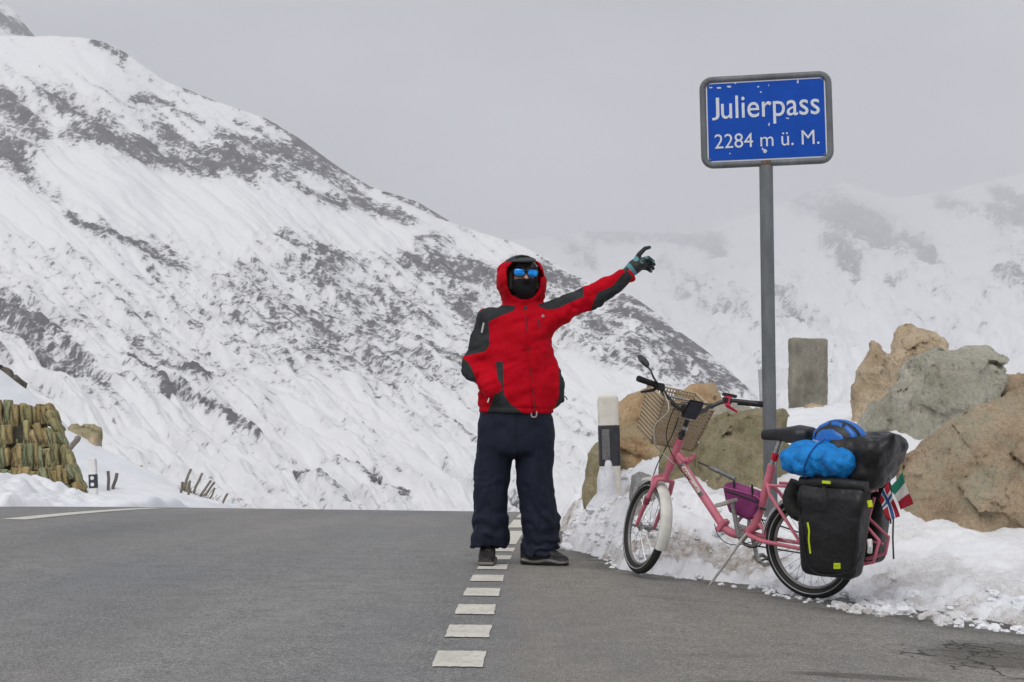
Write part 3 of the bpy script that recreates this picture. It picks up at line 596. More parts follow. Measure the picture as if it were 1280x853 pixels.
# dry stone wall
wall = thing('stone_wall', 'mossy dry stone wall of upright flat stones above the left snow bank', 'wall', (0, 21.5, 0))
def wall_stone_mat(name, a, b):
    t = NT(name); c = t.ramp(t.math('ADD', t.math('MULTIPLY', t.noise(5, 6, .7, stretch=(1, 1, .35)), .7), t.math('MULTIPLY', t.rnd(), .3)), (.3, a), (.7, b))
    c = t.mix(t.ramp(t.noise(16, 5, .7, stretch=(1, 1, .3)), (.36, .9), (.52, 0.)), c, (.04, .036, .024)); t.bump(t.noise(14, 6, .7, stretch=(1, 1, .3)), .8, .03); return t.col(c, .9, 0, .2)
WM = [wall_stone_mat('olive_stone', (.17, .155, .07), (.40, .35, .18)), wall_stone_mat('ochre_stone', (.23, .175, .075), (.44, .34, .17)), wall_stone_mat('green_stone', (.15, .165, .085), (.31, .32, .19))]
def stone_mesh(seed, h_):
    V, F = nets(lambda X, Y, Z: rbox(X, Y, Z, (0, 0, 0), (.056, .13, h_), .008)+.03*fbm(X*9, Y*9, Z*5, 4, seed)+.03*np.maximum(0, Z/h_-.5)*(1 if seed % 2 else -.3), (-.13, -.2, -h_-.08), (.13, .2, h_+.08), .02)
    return V, F
shp = [stone_mesh(700+k, .16+.012*k) for k in range(8)]; smesh = {}
rng = random.Random(9)
zb0 = float(at(0, 617, 21.5)[2])
k = 0
course_h = [.32, .30, .33, .31, .36]
z = zb0-.24
for ci, ch in enumerate(course_h):
    topz = z+ch; frac = (z+ch*.5-zb0)/1.3
    xr = np.interp(z+ch*.5, [at(0, 608, 21.5)[2], at(0, 560, 21.5)[2], at(0, 530, 21.5)[2], at(0, 495, 21.5)[2]], [at(103, 0, 21.5)[0], at(88, 0, 21.5)[0], at(70, 0, 21.5)[0], at(52, 0, 21.5)[0]])
    x = xr
    while x > -9.2:
        i = rng.randrange(8); mi = rng.choice([0, 0, 1, 1, 2]); w = rng.uniform(.62, 1.15)
        if (i, mi) not in smesh:
            o = mesh('stone', shp[i][0], shp[i][1], WM[mi], wall); smesh[(i, mi)] = o.data
        else: o = link(bpy.data.objects.new('stone', smesh[(i, mi)]), wall)
        o.location = (x-.05*w, rng.uniform(-.06, .06)+.10*ci-.05*(x > xr-.1), z+ch*.5+rng.uniform(-.04, .04)); o.scale = (w, 1, ch/.40*rng.uniform(.92, 1.16)); o.rotation_euler = (-.06, rng.uniform(-.06, .14)-.03*ci+(-.14 if x > xr-.4 and ci < 4 else 0), rng.uniform(-.2, .2))
        x -= .098*w
    z += ch*.97
for q in range(15):
    f = q/16; i = rng.randrange(8); mi = rng.choice([0, 0, 1, 2]); a_ = at(101-52*f, 612-112*f, 21.45)
    if (i, mi) not in smesh: o = mesh('stone', shp[i][0], shp[i][1], WM[mi], wall); smesh[(i, mi)] = o.data
    else: o = link(bpy.data.objects.new('stone', smesh[(i, mi)]), wall)
    o.location = (a_[0]-.02, rng.uniform(-.05, .05)+.12*f*3, a_[2]); o.scale = (rng.uniform(.6, 1.), 1, rng.uniform(.55, .85)); o.rotation_euler = (-.06, math.radians(-24)+rng.uniform(-.1, .1), rng.uniform(-.3, .3))
core = MB().box((-8.5, .40, zb0+.40), (1.1, .2, .62)).build('core', plain('wall_core', (.05, .045, .03), .95, 0, .3, 8), wall)
# snow-buried marker posts
def marker_post(px0, py0, px1, py1, Y, w, label, near):
    a, b = at(px1, py1, Y), at(px0, py0, Y); L = np.linalg.norm(b-a); ax = (b-a)/L
    root = thing('marker_post', label, 'marker post', tuple(a), 'roadside marker posts'); root.rotation_euler = Vector(ax).to_track_quat('Z', 'Y').to_euler()
    root.rotation_euler = (math.asin(-ax[1]), math.asin(ax[0]), 0)
    wh = plain('post_white_'+str(near), (.74, .71, .63) if near else (.72, .72, .70), .55, 0, .12, 12, .1); bl = plain('post_black', (.035, .037, .045), .5, 0, .3, 25)
    def shape(X, Y_, Z): return smax(np.maximum(rbox(X, Y_, Z, (0, 0, L*.5-.25), (w/2, w*.42, L*.5+.25), w*.2), 0*X-9), (Z-L)+.45*np.maximum(0, np.abs(X)-w*.22)+.25*(Y_+w*.42), .006)
    V, F = nets(shape, (-w, -w, -.52), (w, w, L+.05), w/14)
    mesh('post', V, F, wh, root)
    f0, f1 = ((.356, .72) if near else (.30, .62)); z0, z1 = L*f0, L*f1
    V, F = nets(lambda X, Y_, Z: np.maximum(rbox(X, Y_, Z, (0, 0, L/2), (w/2+.003, w*.42+.003, L), w*.2+.002), np.abs(Z-(z0+z1)/2-.12*X*0)-(z1-z0)/2), (-w, -w, z0-.03), (w, w, z1+.03), w/14)
    mesh('black_band', V, F, bl, root)
    if near: MB().box((-w*.19, -w*.42-.006, (z0+z1)/2+.01), (w*.19, .006, (z1-z0)*.37)).build('reflector', plain('reflector_grey', (.17, .17, .17), .35, 0, .4, 60), root, bevel=.003)
    else:
        for zz in (.27, .73): MB().lathe([(0, .012), (w*.23, .012), (w*.25, 0)], (0, -w*.42, z0+(z1-z0)*zz), (0, -1, 0), 16).build('reflector', plain('reflector_white', (.75, .75, .75), .3), root)
    return root, L, ax
mp_, Lp, axp = marker_post(759.5, 492, 764, 634, 9.6, .138, 'weathered cream marker post with black band and grey reflector, half plastered with snow', 1)
# snow plastered on its lower part
def plaster(X, Y, Z):
    d = ell(X, Y, Z, (-.03, -.02, .10), (.062, .085, .24)); d = smin(d, ell(X, Y, Z, (.0, 0, -.02), (.14, .13, .10)), .06)
    return d+.018*fbm(X*14, Y*14, Z*9, 4, 3)
V, F = nets(plaster, (-.22, -.22, -.2), (.22, .22, .42), .012); o = mesh('snow_crust', V, F, SNOW_BANK, None, True, {'dirt': np.zeros(len(V))}); o.location = mp_.location; tag(o, 'crust of snow stuck to the lower half of the cream marker post', 'snow')
marker_post(115.5, 572, 117.5, 627, 21., .115, 'clean white marker post with two round reflectors below the stone wall', 0)
WOOD = None
def wood():
    t = NT('grey_wood'); n = t.noise(14, 6, .7, stretch=(1, 1, .12)); c = t.ramp(n, (.3, (.10, .085, .07)), (.7, (.27, .24, .21))); t.bump(n, .6, .01); return t.col(c, .9)
WOOD = wood()
def stake(x0, y0, x1, y1, Y, w, lean, label, group='wooden stakes in the snow'):
    a, b = at(x0, y0, Y), at(x1, y1, Y); b[1] += lean; d = b-a; a = a-d*.35; rng = random.Random(int(x0*7+y0))
    n = 7; pts = [a+(b-a)*i/(n-1)+np.array([rng.uniform(-.012, .012), 0, 0]) for i in range(n)]
    o = MB().tube([tuple(p-pts[0]) for p in pts], [w*.5*rng.uniform(.85, 1.12) for _ in pts], 7, ry=w*.4).build('wooden_stake', WOOD, None, True); o.location = tuple(pts[0])
    return tag(o, label, 'stake', group)
stake(222, 634, 227, 603, 30, .075, .1, 'upright grey stake at the end of the stake cluster nearest the stone wall')
stake(227, 618, 236, 587, 31, .07, .2, 'tallest stake of the leaning cluster, its tip above all the others')
stake(234, 630, 239, 601, 30, .07, -.1, 'short stake standing low between the two tallest stakes')
stake(241, 618, 250, 592, 31.5, .065, .2, 'second tallest stake of the leaning cluster on the snow')
stake(251, 620, 262, 601, 31, .065, .1, 'steeply slanting stake of the parallel pair, the one closer to the tallest stakes'); stake(255, 621, 267, 603, 31.6, .065, .1, 'steeply slanting stake of the parallel pair, the one closer to the shortest slanting stake')
stake(262, 625, 268, 610, 31, .06, 0, 'shortest slanting stake beside the slanting twins')
stake(276, 634, 284, 617, 30, .06, 0, 'lone thin stake at the downhill end of the stake cluster')
stake(191, 634, 193, 619, 28, .075, 0, 'short stub of a stake by itself on the snow between post pair and cluster')
stake(134, 634, 135.5, 589, 22.5, .062, 0, 'tall straight wooden post next to the clean white marker post')
stake(136.5, 628, 145, 592, 22.6, .066, .1, 'wooden post leaning out from the tall straight post')
stake(87, 561, 94, 547, 27, .13, .2, 'broken thick plank slanting out of the snow behind the wall end')
for i, (px, py, s, lb) in enumerate(((247, 622, 1., 'widest tuft of dry grass, under the second tallest stake'), (232, 616, .8, 'tuft of dry grass at the foot of the tallest stake'), (258, 630, .9, 'tuft of dry grass below the slanting twin stakes'))):
    mb = MB(); rg = random.Random(60+i)
    for q in range(40):
        a = rg.uniform(0, 6.28); l = rg.uniform(.1, .34)*s; b0 = (rg.uniform(-.2, .2)*s, rg.uniform(-.1, .1), 0)
        mb.tube([b0, (b0[0]+math.cos(a)*l*.4, b0[1]+math.sin(a)*l*.3, l*.6), (b0[0]+math.cos(a)*l*.9, b0[1]+math.sin(a)*l*.6, l*.85)], [.006, .005, .002], 3)
    o = mb.build('grass_tuft', plain('dry_grass', (.16, .125, .075), .9), None, False); o.location = tuple(at(px, py+3, 31.)); tag(o, lb, 'grass', 'dry grass tufts')
# thin grey snow pole far behind the sign post
p0, p1 = at(952, 506, 15.), at(950, 462, 15.); o = MB().tube([(0, 0, -.3), (0, 0, .1), tuple(p1-p0)], .022, 10).build('snow_pole', plain('pole_grey', (.35, .36, .37), .6), None); o.location = tuple(p0); tag(o, 'thin grey snow pole standing just behind the sign post', 'pole')

# ------------------------------------------------------------------ the pass sign
def galv():
    t = NT('galvanised_steel'); n = t.noise(9, 6, .7, stretch=(1, 1, .25)); n2 = t.noise(60, 4, .7)
    c = t.mix(t.ramp(n, (.3, 0.), (.7, 1.)), (.085, .093, .10), (.19, .203, .213)); c = t.mix(t.ramp(n2, (.5, 0.), (.75, .5)), c, (.12, .125, .13)); t.bump(n2, .2, .003)
    return t.col(c, .6, .2)
GALV = galv()
SY = 8.35
pb, pt = at(963.5, 640, SY), at(957.5, 208, SY)
sign = thing('pass_sign', 'blue mountain pass sign with white lettering on a galvanised steel post', 'sign', tuple(pb+np.array([0, 0, -.35])))
so = np.array(sign.location)
MB().tube([tuple(pb+np.array([0, 0, -.35])-so), tuple(pb-so), tuple((pb+pt)/2-so), tuple(pt-so)], .0405, 20).build('post', GALV, sign)
MB().tube([tuple(pt-so-Vector((0, 0, .02))), tuple(pt-so+Vector((0, 0, .03)))], .034, 16).build('collar', plain('rusty_collar', (.15, .10, .065), .8, .2, .5, 40), sign)
# panel frame: local x along the board, z up
cTL, cTR, cBL, cBR = [at(a, b, SY) for a, b in ((875, 93.5), (1039, 88), (877, 213), (1039, 207.5))]
cc = (cTL+cTR+cBL+cBR)/4; SW, SH = .775, .555
head = MB()
def rrect(w, h, r, n=7):
    return [(sx*(w/2-r)+r*math.cos(a), sz*(h/2-r)+r*math.sin(a)) for sx, sz, a0 in ((1, 1, 0), (-1, 1, 90), (-1, -1, 180), (1, -1, 270)) for a in [math.radians(a0+90*k/(n-1)) for k in range(n)]]
from mathutils import Euler
fw = .040
RS = Euler((0, math.radians(-1.0), math.radians(-9.)), 'XYZ').to_matrix()
def sg(x, y, z): return tuple(RS @ Vector((x, y, z))+Vector(cc-so))
lp = rrect(SW-fw, SH-fw, .055)
MB().tube([sg(x, 0, z) for x, z in lp], fw/2, 10, closed=True).build('sign_frame', GALV, sign)
pl = rrect(SW-fw*1.6, SH-fw*1.6, .012, 4); n = len(pl)
mb = MB(); mb.add([sg(x, -.006, z) for x, z in pl]+[sg(x, .006, z) for x, z in pl], [tuple(range(n))[::-1], tuple(range(n, 2*n))]+[(i, (i+1) % n, n+(i+1) % n, n+i) for i in range(n)])
SIGNW = plain('sign_white', (.66, .68, .72), .4, 0, .08, 40)
board = mb.build('board', SIGNW, sign, False)
def sign_blue():
    t = NT('sign_blue'); c = t.mix(t.ramp(t.noise(8, 4), (.3, 0.), (.7, 1.)), (.002, .058, .36), (.003, .072, .43))
    return t.col(c, .6, 0, .2)
bl = rrect(SW-fw*1.75-.022, SH-fw*1.75-.022, .004, 3); n = len(bl)
mb = MB(); mb.add([sg(x, -.0085, z) for x, z in bl]+[sg(x, -.003, z) for x, z in bl], [tuple(range(n))[::-1], tuple(range(n, 2*n))]+[(i, (i+1) % n, n+(i+1) % n, n+i) for i in range(n)])
mb.build('blue_field', sign_blue(), board, False)
for sx in (-1, 1):
    for sz in (-1, 1): MB().lathe([(0, .004), (.005, .003), (.006, 0)], sg(sx*(SW/2-.055), -.009, sz*(SH/2-.055)), RS @ Vector((0, -1, 0)), 10).build('rivet', GALV, board)
def lettering(txt, x0, x1, zbase, capz, mt, parent, place, offset=0., name='lettering'):
    """text set to run from x0 to x1 with the given height above zbase, turned to a mesh"""
    cu = bpy.data.curves.new(name, 'FONT'); cu.body = txt; cu.extrude = .0; cu.offset = offset; cu.resolution_u = 4
    tmp = bpy.data.objects.new(name+'_tmp', cu); COL.objects.link(tmp); bpy.context.view_layer.update()
    me = bpy.data.meshes.new_from_object(tmp.evaluated_get(bpy.context.evaluated_depsgraph_get())); COL.objects.unlink(tmp); bpy.data.objects.remove(tmp)
    V = np.array([v.co[:] for v in me.vertices]); k = (x1-x0)/(V[:, 0].max()-V[:, 0].min()); mn = V[:, 0].min()
    for v in me.vertices: v.co = place(x0+(v.co.x-mn)*k, zbase+v.co.y*capz)
    me.materials.append(mt); o = bpy.data.objects.new(name, me); return link(o, parent)
pz = lambda x, z: sg(x, -.0115, z)
LET = plain('letter_white', (.60, .64, .70), .45, 0, .12, 60)
lettering('J', -.317, -.272, .046, .148, LET, board, pz, .004); lettering('ulierpass', -.262, .313, .020, .196, LET, board, pz, .004)
lettering('2284 m ü. M.', -.305, .306, -.159, .124, LET, board, pz, .0)
CHIP = plain('bare_chip', (.50, .56, .66), .6)
for i, (px, py, rx, rz) in enumerate(((949, 108, 1.2, 1.2), (962, 107, .8, 1.3), (952, 115, 1.2, 1.), (998, 104, 1.1, 3.2), (984, 150, 2.2, 1.), (961, 157, 1., 2.4), (955, 190, 2.8, 2.6), (952, 187, 1.2, 2.), (912, 191, 1.1, 1.), (897, 183, 3., 1.6), (890, 106, 2.6, 1.), (900, 107, 3., 1.3), (913, 106, 3., 1.4), (921, 102, 1.4, 1.4))):
    rg = random.Random(i); cx_, cz_ = (px-957.5)/211, (150.5-py)/211; n = 9
    pts = [(cx_+rx/211*rg.uniform(.6, 1.3)*math.cos(2*math.pi*k/n), cz_+rz/211*rg.uniform(.6, 1.3)*math.sin(2*math.pi*k/n)) for k in range(n)]
    mesh('paint_chip', [sg(x, -.0100, z) for x, z in pts]+[sg(cx_, -.0100, cz_)], [(k, (k+1) % n, n) for k in range(n)], CHIP, board, False)
# ------------------------------------------------------------------ the person
PYR = 8.3; PX0, PY0 = 647., 702.
PS = PYR/FPX
pg = at(PX0, PY0, PYR)
def lp_(px, py): return ((px-PX0)*PS, (PY0-py)*PS)      # photo pixel -> metres right of and above the feet
person = thing('person', 'person in red hooded jacket and navy trousers pointing at the pass sign', 'person', (pg[0], PYR, float(zroad(pg[0], PYR))+.003))
def fabric(name, c, rough=.75, bsc=60, bst=.25, var=.12):
    t = NT(name); cc_ = t.mix(t.ramp(t.noise(7, 4), (.3, 0.), (.7, 1.)), tuple(v*(1-var) for v in c), tuple(v*(1+var) for v in c))
    t.bump(t.math('ADD', t.noise(bsc, 4, .6), t.math('MULTIPLY', t.noise(bsc*8, 2), .2)), bst, .006); return t.col(cc_, rough, 0, .3)
SKIN = plain('skin', (.50, .29, .20), .5, 0, .06, 20)
# body: one continuous figure inside the clothes
HEAD = (.038, -.005, 1.665)
def head_sd(X, Y, Z):
    d = ell(X, Y, Z, HEAD, (.072, .092, .105)); d = smin(d, ell(X, Y, Z, (.038, -.03, 1.60), (.055, .066, .06)), .03)
    d = smin(d, cap(X, Y, Z, (.048, -.098, 1.675), (.052, -.122, 1.645), .009, .015), .012)
    return smin(d, cap(X, Y, Z, (.03, .02, 1.6), (.01, .03, 1.45), .052, .06), .03)
def body(X, Y, Z):
    d = head_sd(X, Y, Z)
    d = smin(d, loft(X, Y, Z, [(.80, -.01, .01, .15, .10), (1.0, 0, .01, .14, .095), (1.3, 0, .01, .16, .10), (1.42, 0, .01, .13, .08), (1.47, .01, .02, .07, .06)]), .04)
    for a, b, r0, r1 in (((-.15, .01, 1.40), (-.24, .03, 1.15), .05, .04), ((-.24, .03, 1.15), (-.15, -.11, 1.02), .04, .03), ((.16, .01, 1.41), (.42, -.03, 1.54), .05, .042), ((.42, -.03, 1.54), (.65, -.05, 1.685), .042, .03),
                         ((-.09, .01, .82), (-.155, .0, .48), .085, .06), ((-.155, 0, .48), (-.168, .02, .09), .055, .04), ((.09, .01, .82), (.1, .0, .48), .085, .06), ((.1, 0, .48), (.125, .02, .08), .055, .04)):
        d = smin(d, cap(X, Y, Z, a, b, r0, r1), .03)
    return d
V, F = nets(body, (-.36, -.2, 0.02), (.75, .2, 1.82), .013); mesh('body', V, F, SKIN, person)
# jacket with hood
def jacket_sd(X, Y, Z):
    wx = .010*fbm(X*7, Y*7, Z*7, 3, 21); wr = .012*ridged(X*5+2*Z, Y*5, Z*9-3*X, 3, 22)
    d = loft(X, Y, Z, [(.855, -.004, .0, .226, .165), (.93, -.002, 0, .236, .175), (1.05, .0, .0, .236, .17), (1.2, .002, .0, .222, .158), (1.33, .0, .0, .215, .148), (1.42, .0, .005, .195, .128), (1.475, .005, .01, .145, .105), (1.53, .015, .01, .088, .092), (1.56, .018, .01, .08, .085)])
    d = smin(d, cap(X, Y, Z, (-.165, .005, 1.425), (-.255, .03, 1.15), .082, .078), .05)
    fa = cap(X, Y, Z, (-.255, .03, 1.15), (-.15, -.135, 1.015), .078, .064)
    d = smin(d, fa, .03)
    d = smin(d, cap(X, Y, Z, (.15, .005, 1.415), (.43, -.03, 1.545), .09, .074), .06)
    d = smin(d, cap(X, Y, Z, (.43, -.03, 1.545), (.645, -.05, 1.683), .076, .058), .025)
    # bulging dark side pocket and the hood
    d = smin(d, ell(X, Y, Z, (.215, .03, 1.04), (.06, .10, .14)), .03)
    ho = ell(X, Y, Z, (.020, .0, 1.653), (.146, .168, .156)); ho = smin(ho, ell(X, Y, Z, (.015, .04, 1.56), (.125, .12, .09)), .05)
    inn = ell(X, Y, Z, (.030, -.015, 1.652), (.114, .14, .124))
    op = np.maximum(np.sqrt(((X-.036)/.098)**2+((Z-1.648)/.112)**2)-1, 0*X-1)*.098; op = np.maximum(op, Y-.02)
    ho = smax(ho, -smin(inn, op, .01), .012)
    d = smin(d, ho, .03)
    # soft folds
    arm = sstep(.22, .3, np.abs(X)); d = d+wx+wr*(1+.7*arm)+.005*ridged(X*15+5*Z, Y*15, Z*12-5*X, 2, 23)
    el = np.exp(-(((X+.25)/.09)**2+((Z-1.14)/.13)**2)); d = d+.010*el*np.sin(55*(Z-.5*X)+6*fbm(X*6, Y*6, Z*6, 2, 24))
    al = np.exp(-(((X-.45)/.2)**2))*(Z > 1.3); d = d+.006*al*np.sin(60*(X-.2*Z)+7*fbm(X*6, Y*6, Z*6, 2, 25))
    # flat hem, open cuff, zip groove, neck opening
    d = smax(d, .868-.03*X-Z, .012)
    d = smax(d, (X-.645)*.84+(Z-1.683)*.54-.022, .008)
    zx = np.interp(Z, [.86, 1.5], [.092, .045]); d = d+.007*np.exp(-((X-zx)/.006)**2)*(Y < 0)*(Z < 1.52)
    hz_ = np.exp(-((Z-.90+.03*X)/.006)**2); d = d+.005*hz_
    return d
V, F = nets(jacket_sd, (-.40, -.28, .80), (.74, .28, 1.86), .0072)
POLYS = [[(570, 424), (584, 396), (608, 383), (632, 380), (645, 383), (641, 389), (625, 395), (611, 402), (612, 420), (612, 432), (606, 439), (574, 445)],
  [(568, 447), (577, 446), (586, 452), (593, 466), (597, 480), (598, 490), (568, 490)], [(671, 381), (690, 371), (729, 358), (729, 371), (712, 378), (698, 385), (684, 387)],
  [(741, 378), (746, 366), (764, 358), (777, 343), (783, 338), (790, 346), (779, 361), (760, 376), (744, 390), (736, 394)], [(620, 452), (629, 452), (630, 492), (638, 504), (652, 514), (660, 525), (604, 526), (616, 500), (623, 480)],
  [(699, 452), (716, 452), (716, 526), (684, 526), (693, 510), (698, 495)], [(631, 329), (637, 318), (648, 312), (662, 312), (669, 322), (664, 325), (650, 323), (640, 327)], [(563, 515), (597, 517), (660, 521), (716, 512), (716, 530), (563, 530)]]
qx, qy = V[:, 0]/PS+PX0, PY0-V[:, 2]/PS
pan = np.max([-poly_sd(qx, qy, P) for P in POLYS[:-1]], 0); pan = np.where((V[:, 1] > .09) & (V[:, 2] > 1.46), -5, pan)
# a hand-in-pocket forearm stays red over the side panel
fa = cap(V[:, 0], V[:, 1], V[:, 2], (-.255, .03, 1.15), (-.15, -.135, 1.015), .078, .064); pan = np.where((fa < .006) & (qx > 598), np.minimum(pan, (fa-.003)*200), pan)
def jacket_mat():
    t = NT('jacket_fabric'); p = t.attr('panel'); f = t.ramp(t.math('ADD', t.math('MULTIPLY', p, .5), .5), (.48, 0.), (.52, 1.))
    n = t.ramp(t.noise(9, 4), (.3, 0.), (.7, 1.))
    red = t.mix(n, (.40, .001, .008), (.50, .002, .014)); gry = t.mix(n, (.024, .027, .029), (.042, .046, .048))
    t.bump(t.math('ADD', t.noise(38, 5, .6), t.math('MULTIPLY', t.noise(500, 2), .15)), .35, .008); return t.col(t.mix(f, red, gry), .75, 0, .08)
jk = mesh('jacket', V, F, jacket_mat(), person, True, {'panel': pan})
DARK = plain('dark_trim', (.015, .015, .017), .5); ZIP = plain('zip_dark_red', (.12, .003, .008), .6)
def on_front(px, py, sd, y0=-.4):
    """point on the front surface of an implicit shape at a photo pixel"""
    x, z = lp_(px, py); ys = np.linspace(y0, .1, 400); d = sd(np.full(400, x), ys, np.full(400, z)); k = np.argmax(d < 0); return (x, float(ys[k])-.002, z)
zp = [on_front(a, b, jacket_sd) for a, b in ((656, 388), (658, 410), (661, 440), (664, 470), (667, 500), (668, 514))]; MB().tube(spline(zp, 4), .0035, 6).build('zip', ZIP, jk)
zp = [on_front(a, b, jacket_sd) for a, b in ((672.5, 399), (674, 408), (676, 425))]; MB().tube(spline(zp, 4), .004, 6).build('chest_pocket_zip', DARK, jk)
zp = [on_front(a, b, jacket_sd) for a, b in ((605, 403), (603.5, 410), (602.5, 415))]; MB().tube(spline(zp, 3), .006, 6).build('white_tab', plain('white_tab', (.6, .6, .6), .5), jk)
q = on_front(657, 385, jacket_sd); MB().lathe([(0, .008), (.011, .006), (.013, 0)], q, (0, -1, 0), 14).build('snap_button', DARK, jk)
q = on_front(678.5, 395, jacket_sd); MB().lathe([(0, .006), (.008, .004), (.009, 0)], q, (0, -1, 0), 12).build('logo_badge', plain('badge_grey', (.3, .3, .32), .4), jk)
q = on_front(612, 497, jacket_sd); MB().tube([q, (q[0]-.008, q[1]-.004, q[2]-.025)], .004, 6).build('pocket_tag', plain('white_tab', (.6, .6, .6), .5), jk)
q = on_front(667, 513, jacket_sd); MB().tube(spline([(q[0]-.015, q[1], q[2]), (q[0]-.012, q[1], q[2]-.03), (q[0]+.012, q[1], q[2]-.03), (q[0]+.016, q[1], q[2])], 4), .0045, 6).build('hem_cord', plain('cord_pale', (.42, .34, .32), .7), jk)
x, z = lp_(703, 493); MB().tube(spline([(x-.02, .03, z), (x+.015, .02, z-.005), (x+.03, .02, z-.025)], 4), .0035, 6).build('hem_cord', DARK, jk)
# trousers
def trousers_sd(X, Y, Z):
    d = loft(X, Y, Z, [(.60, -.005, .0, .215, .14), (.70, -.006, .0, .224, .155), (.80, -.006, 0, .222, .158), (.90, -.005, 0, .216, .152)])
    d = smax(d, .60-Z+.35*np.abs(X+.02), .05)
    L = np.minimum(cap(X, Y, Z, (-.12, 0, .78), (-.158, -.005, .46), .11, .104, 1.0), cap(X, Y, Z, (-.158, -.005, .46), (-.168, .015, .05), .104, .118))
    Rr = np.minimum(cap(X, Y, Z, (.10, 0, .78), (.098, -.005, .47), .118, .106), cap(X, Y, Z, (.098, -.005, .47), (.132, .01, .25), .106, .118)); Rr = np.minimum(Rr, cap(X, Y, Z, (.132, .01, .25), (.128, .015, .0), .118, .112))
    L = smax(L, .092+.03*(X+.17)-Z, .008); Rr = smax(Rr, .048+.02*X-Z+.05*(Y), .008)
    leg = np.minimum(L, Rr); d = smin(d, leg, .03)
    n = fbm(X*5, Y*5, Z*5, 3, 33); lowm = sstep(.46, .16, Z); knee = np.exp(-((Z-.45)/.12)**2)
    d = d+.009*fbm(X*8, Y*8, Z*4, 3, 34)+(.0065*lowm+.002*knee)*np.sin(58*Z+26*X*np.sign(X+.03)+14*n)+.011*ridged(X*6+2.5*Z, Y*6, Z*4-2*X, 3, 35)+.005*ridged(X*14-6*Z, Y*14, Z*9+4*X, 2, 36)
    cx = np.where(X < -.03, -.165, .115); d = d+.004*np.exp(-((X-cx-.02)/.008)**2)*(Y < 0)*(Z < .55)
    d = d+.006*np.exp(-((X-.0)/.008)**2)*(Y < 0)*(Z > .6)
    return d
V, F = nets(trousers_sd, (-.36, -.24, .0), (.34, .24, .93), .0085)
tr = mesh('trousers', V, F, fabric('navy_fabric', (.0065, .0095, .024), .75, 40, .35), person)
# shoes
def shoe(cx, cy, ang, label):
    def sdf(X, Y, Z):     # toe towards -y
        w = np.interp(Y, [-.16, -.10, 0., .08, .13], [.036, .05, .043, .038, .035]); top = np.interp(Y, [-.16, -.11, -.04, .02, .13], [.045, .06, .095, .125, .13])
        d = np.sqrt(np.maximum(np.abs(X)-w+.02, 0)**2+np.maximum(Z-top+.02, 0)**2+np.maximum(np.abs(Y+.015)-.145+.02, 0)**2)-.02
        d = smax(d, -Z, .004); d = smax(d, np.sqrt((X/.052)**2+((Y+.06)/.10)**2)*.05-.05, .01)*(Y < -.06)+d*(Y >= -.06)
        d = smin(d, rbox(X, Y, Z, (0, -.015, .02), (.046, .135, .018), .014), .006)
        return d+.0025*fbm(X*30, Y*30, Z*30, 3, 5)+.003*np.exp(-((Z-.042)/.003)**2)+.002*(np.sin(Y*190) > .6)*(Z < .012)
    V, F = nets(sdf, (-.08, -.20, -.02), (.08, .17, .17), .0062)
    t = NT('shoe_leather'); sx = t.n.new('ShaderNodeSeparateXYZ'); t.link(t.tc.outputs['Object'], sx.inputs[0]); z = sx.outputs[2]
    wob = t.math('ADD', z, t.math('MULTIPLY', t.math('SINE', t.math('MULTIPLY', sx.outputs[1], 38.)), .006))
    up = t.ramp(t.noise(26, 4, .65), (.35, (.006, .0055, .0055)), (.6, (.017, .015, .014)), (.74, (.07, .064, .058)))
    sole = t.ramp(t.math('MULTIPLY', wob, 10.), (.15, (.010, .010, .010)), (.18, (.17, .157, .14)), (.29, (.19, .175, .155)), (.32, (.010, .010, .010)))
    f = t.ramp(t.math('MULTIPLY', wob, 10.), (.33, 0.), (.36, 1.)); t.bump(t.noise(140, 3), .4, .004)
    o = mesh('shoe', V, F, t.col(t.mix(f, sole, up), .65), person); o.location = (cx, cy, 0); o.rotation_euler = (0, 0, ang); o['label'] = label
    for k in range(4):
        yy = -.055+.022*k; zz = float(np.interp(yy, [-.11, -.04, .02], [.06, .095, .125]))+.003
        MB().tube([(-.024, yy+.006, zz-.008), (0, yy, zz), (.024, yy-.006, zz-.008)], .0028, 5).build('lace', plain('lace', (.09, .085, .07), .8), o)
    return o
shoe(-.172, -.02, math.radians(-4), 'dark trail shoe pointing straight ahead'); shoe(.145, -.02, math.radians(72), 'dark trail shoe turned sideways with a pale sole edge')
# glove on the pointing hand
def glove_sd(X, Y, Z):
    d = cap(X, Y, Z, (.635, -.048, 1.68), (.672, -.05, 1.715), .036, .040)
    d = smin(d, cap(X, Y, Z, (.685, -.055, 1.728), (.722, -.06, 1.742), .038, .036, .9), .02)
    th = np.minimum(cap(X, Y, Z, (.685, -.06, 1.752), (.708, -.068, 1.795), .018, .0145), cap(X, Y, Z, (.708, -.068, 1.795), (.742, -.07, 1.830), .0145, .012)); th = np.minimum(th, cap(X, Y, Z, (.742, -.07, 1.830), (.768, -.066, 1.836), .012, .0105)); d = smin(d, th, .012)
    for a, b, c, r in (((.725, -.075, 1.762), (.757, -.09, 1.772), (.786, -.088, 1.752), .0135), ((.733, -.06, 1.750), (.765, -.075, 1.755), (.793, -.072, 1.735), .0135), ((.735, -.045, 1.735), (.765, -.052, 1.735), (.790, -.05, 1.715), .013), ((.730, -.03, 1.720), (.757, -.03, 1.717), (.779, -.03, 1.700), .012)):
        d = smin(d, np.minimum(cap(X, Y, Z, a, b, r, r*.95), cap(X, Y, Z, b, c, r*.95, r*.82)), .007)
    return d
V, F = nets(glove_sd, (.57, -.14, 1.61), (.84, .02, 1.87), .0042)
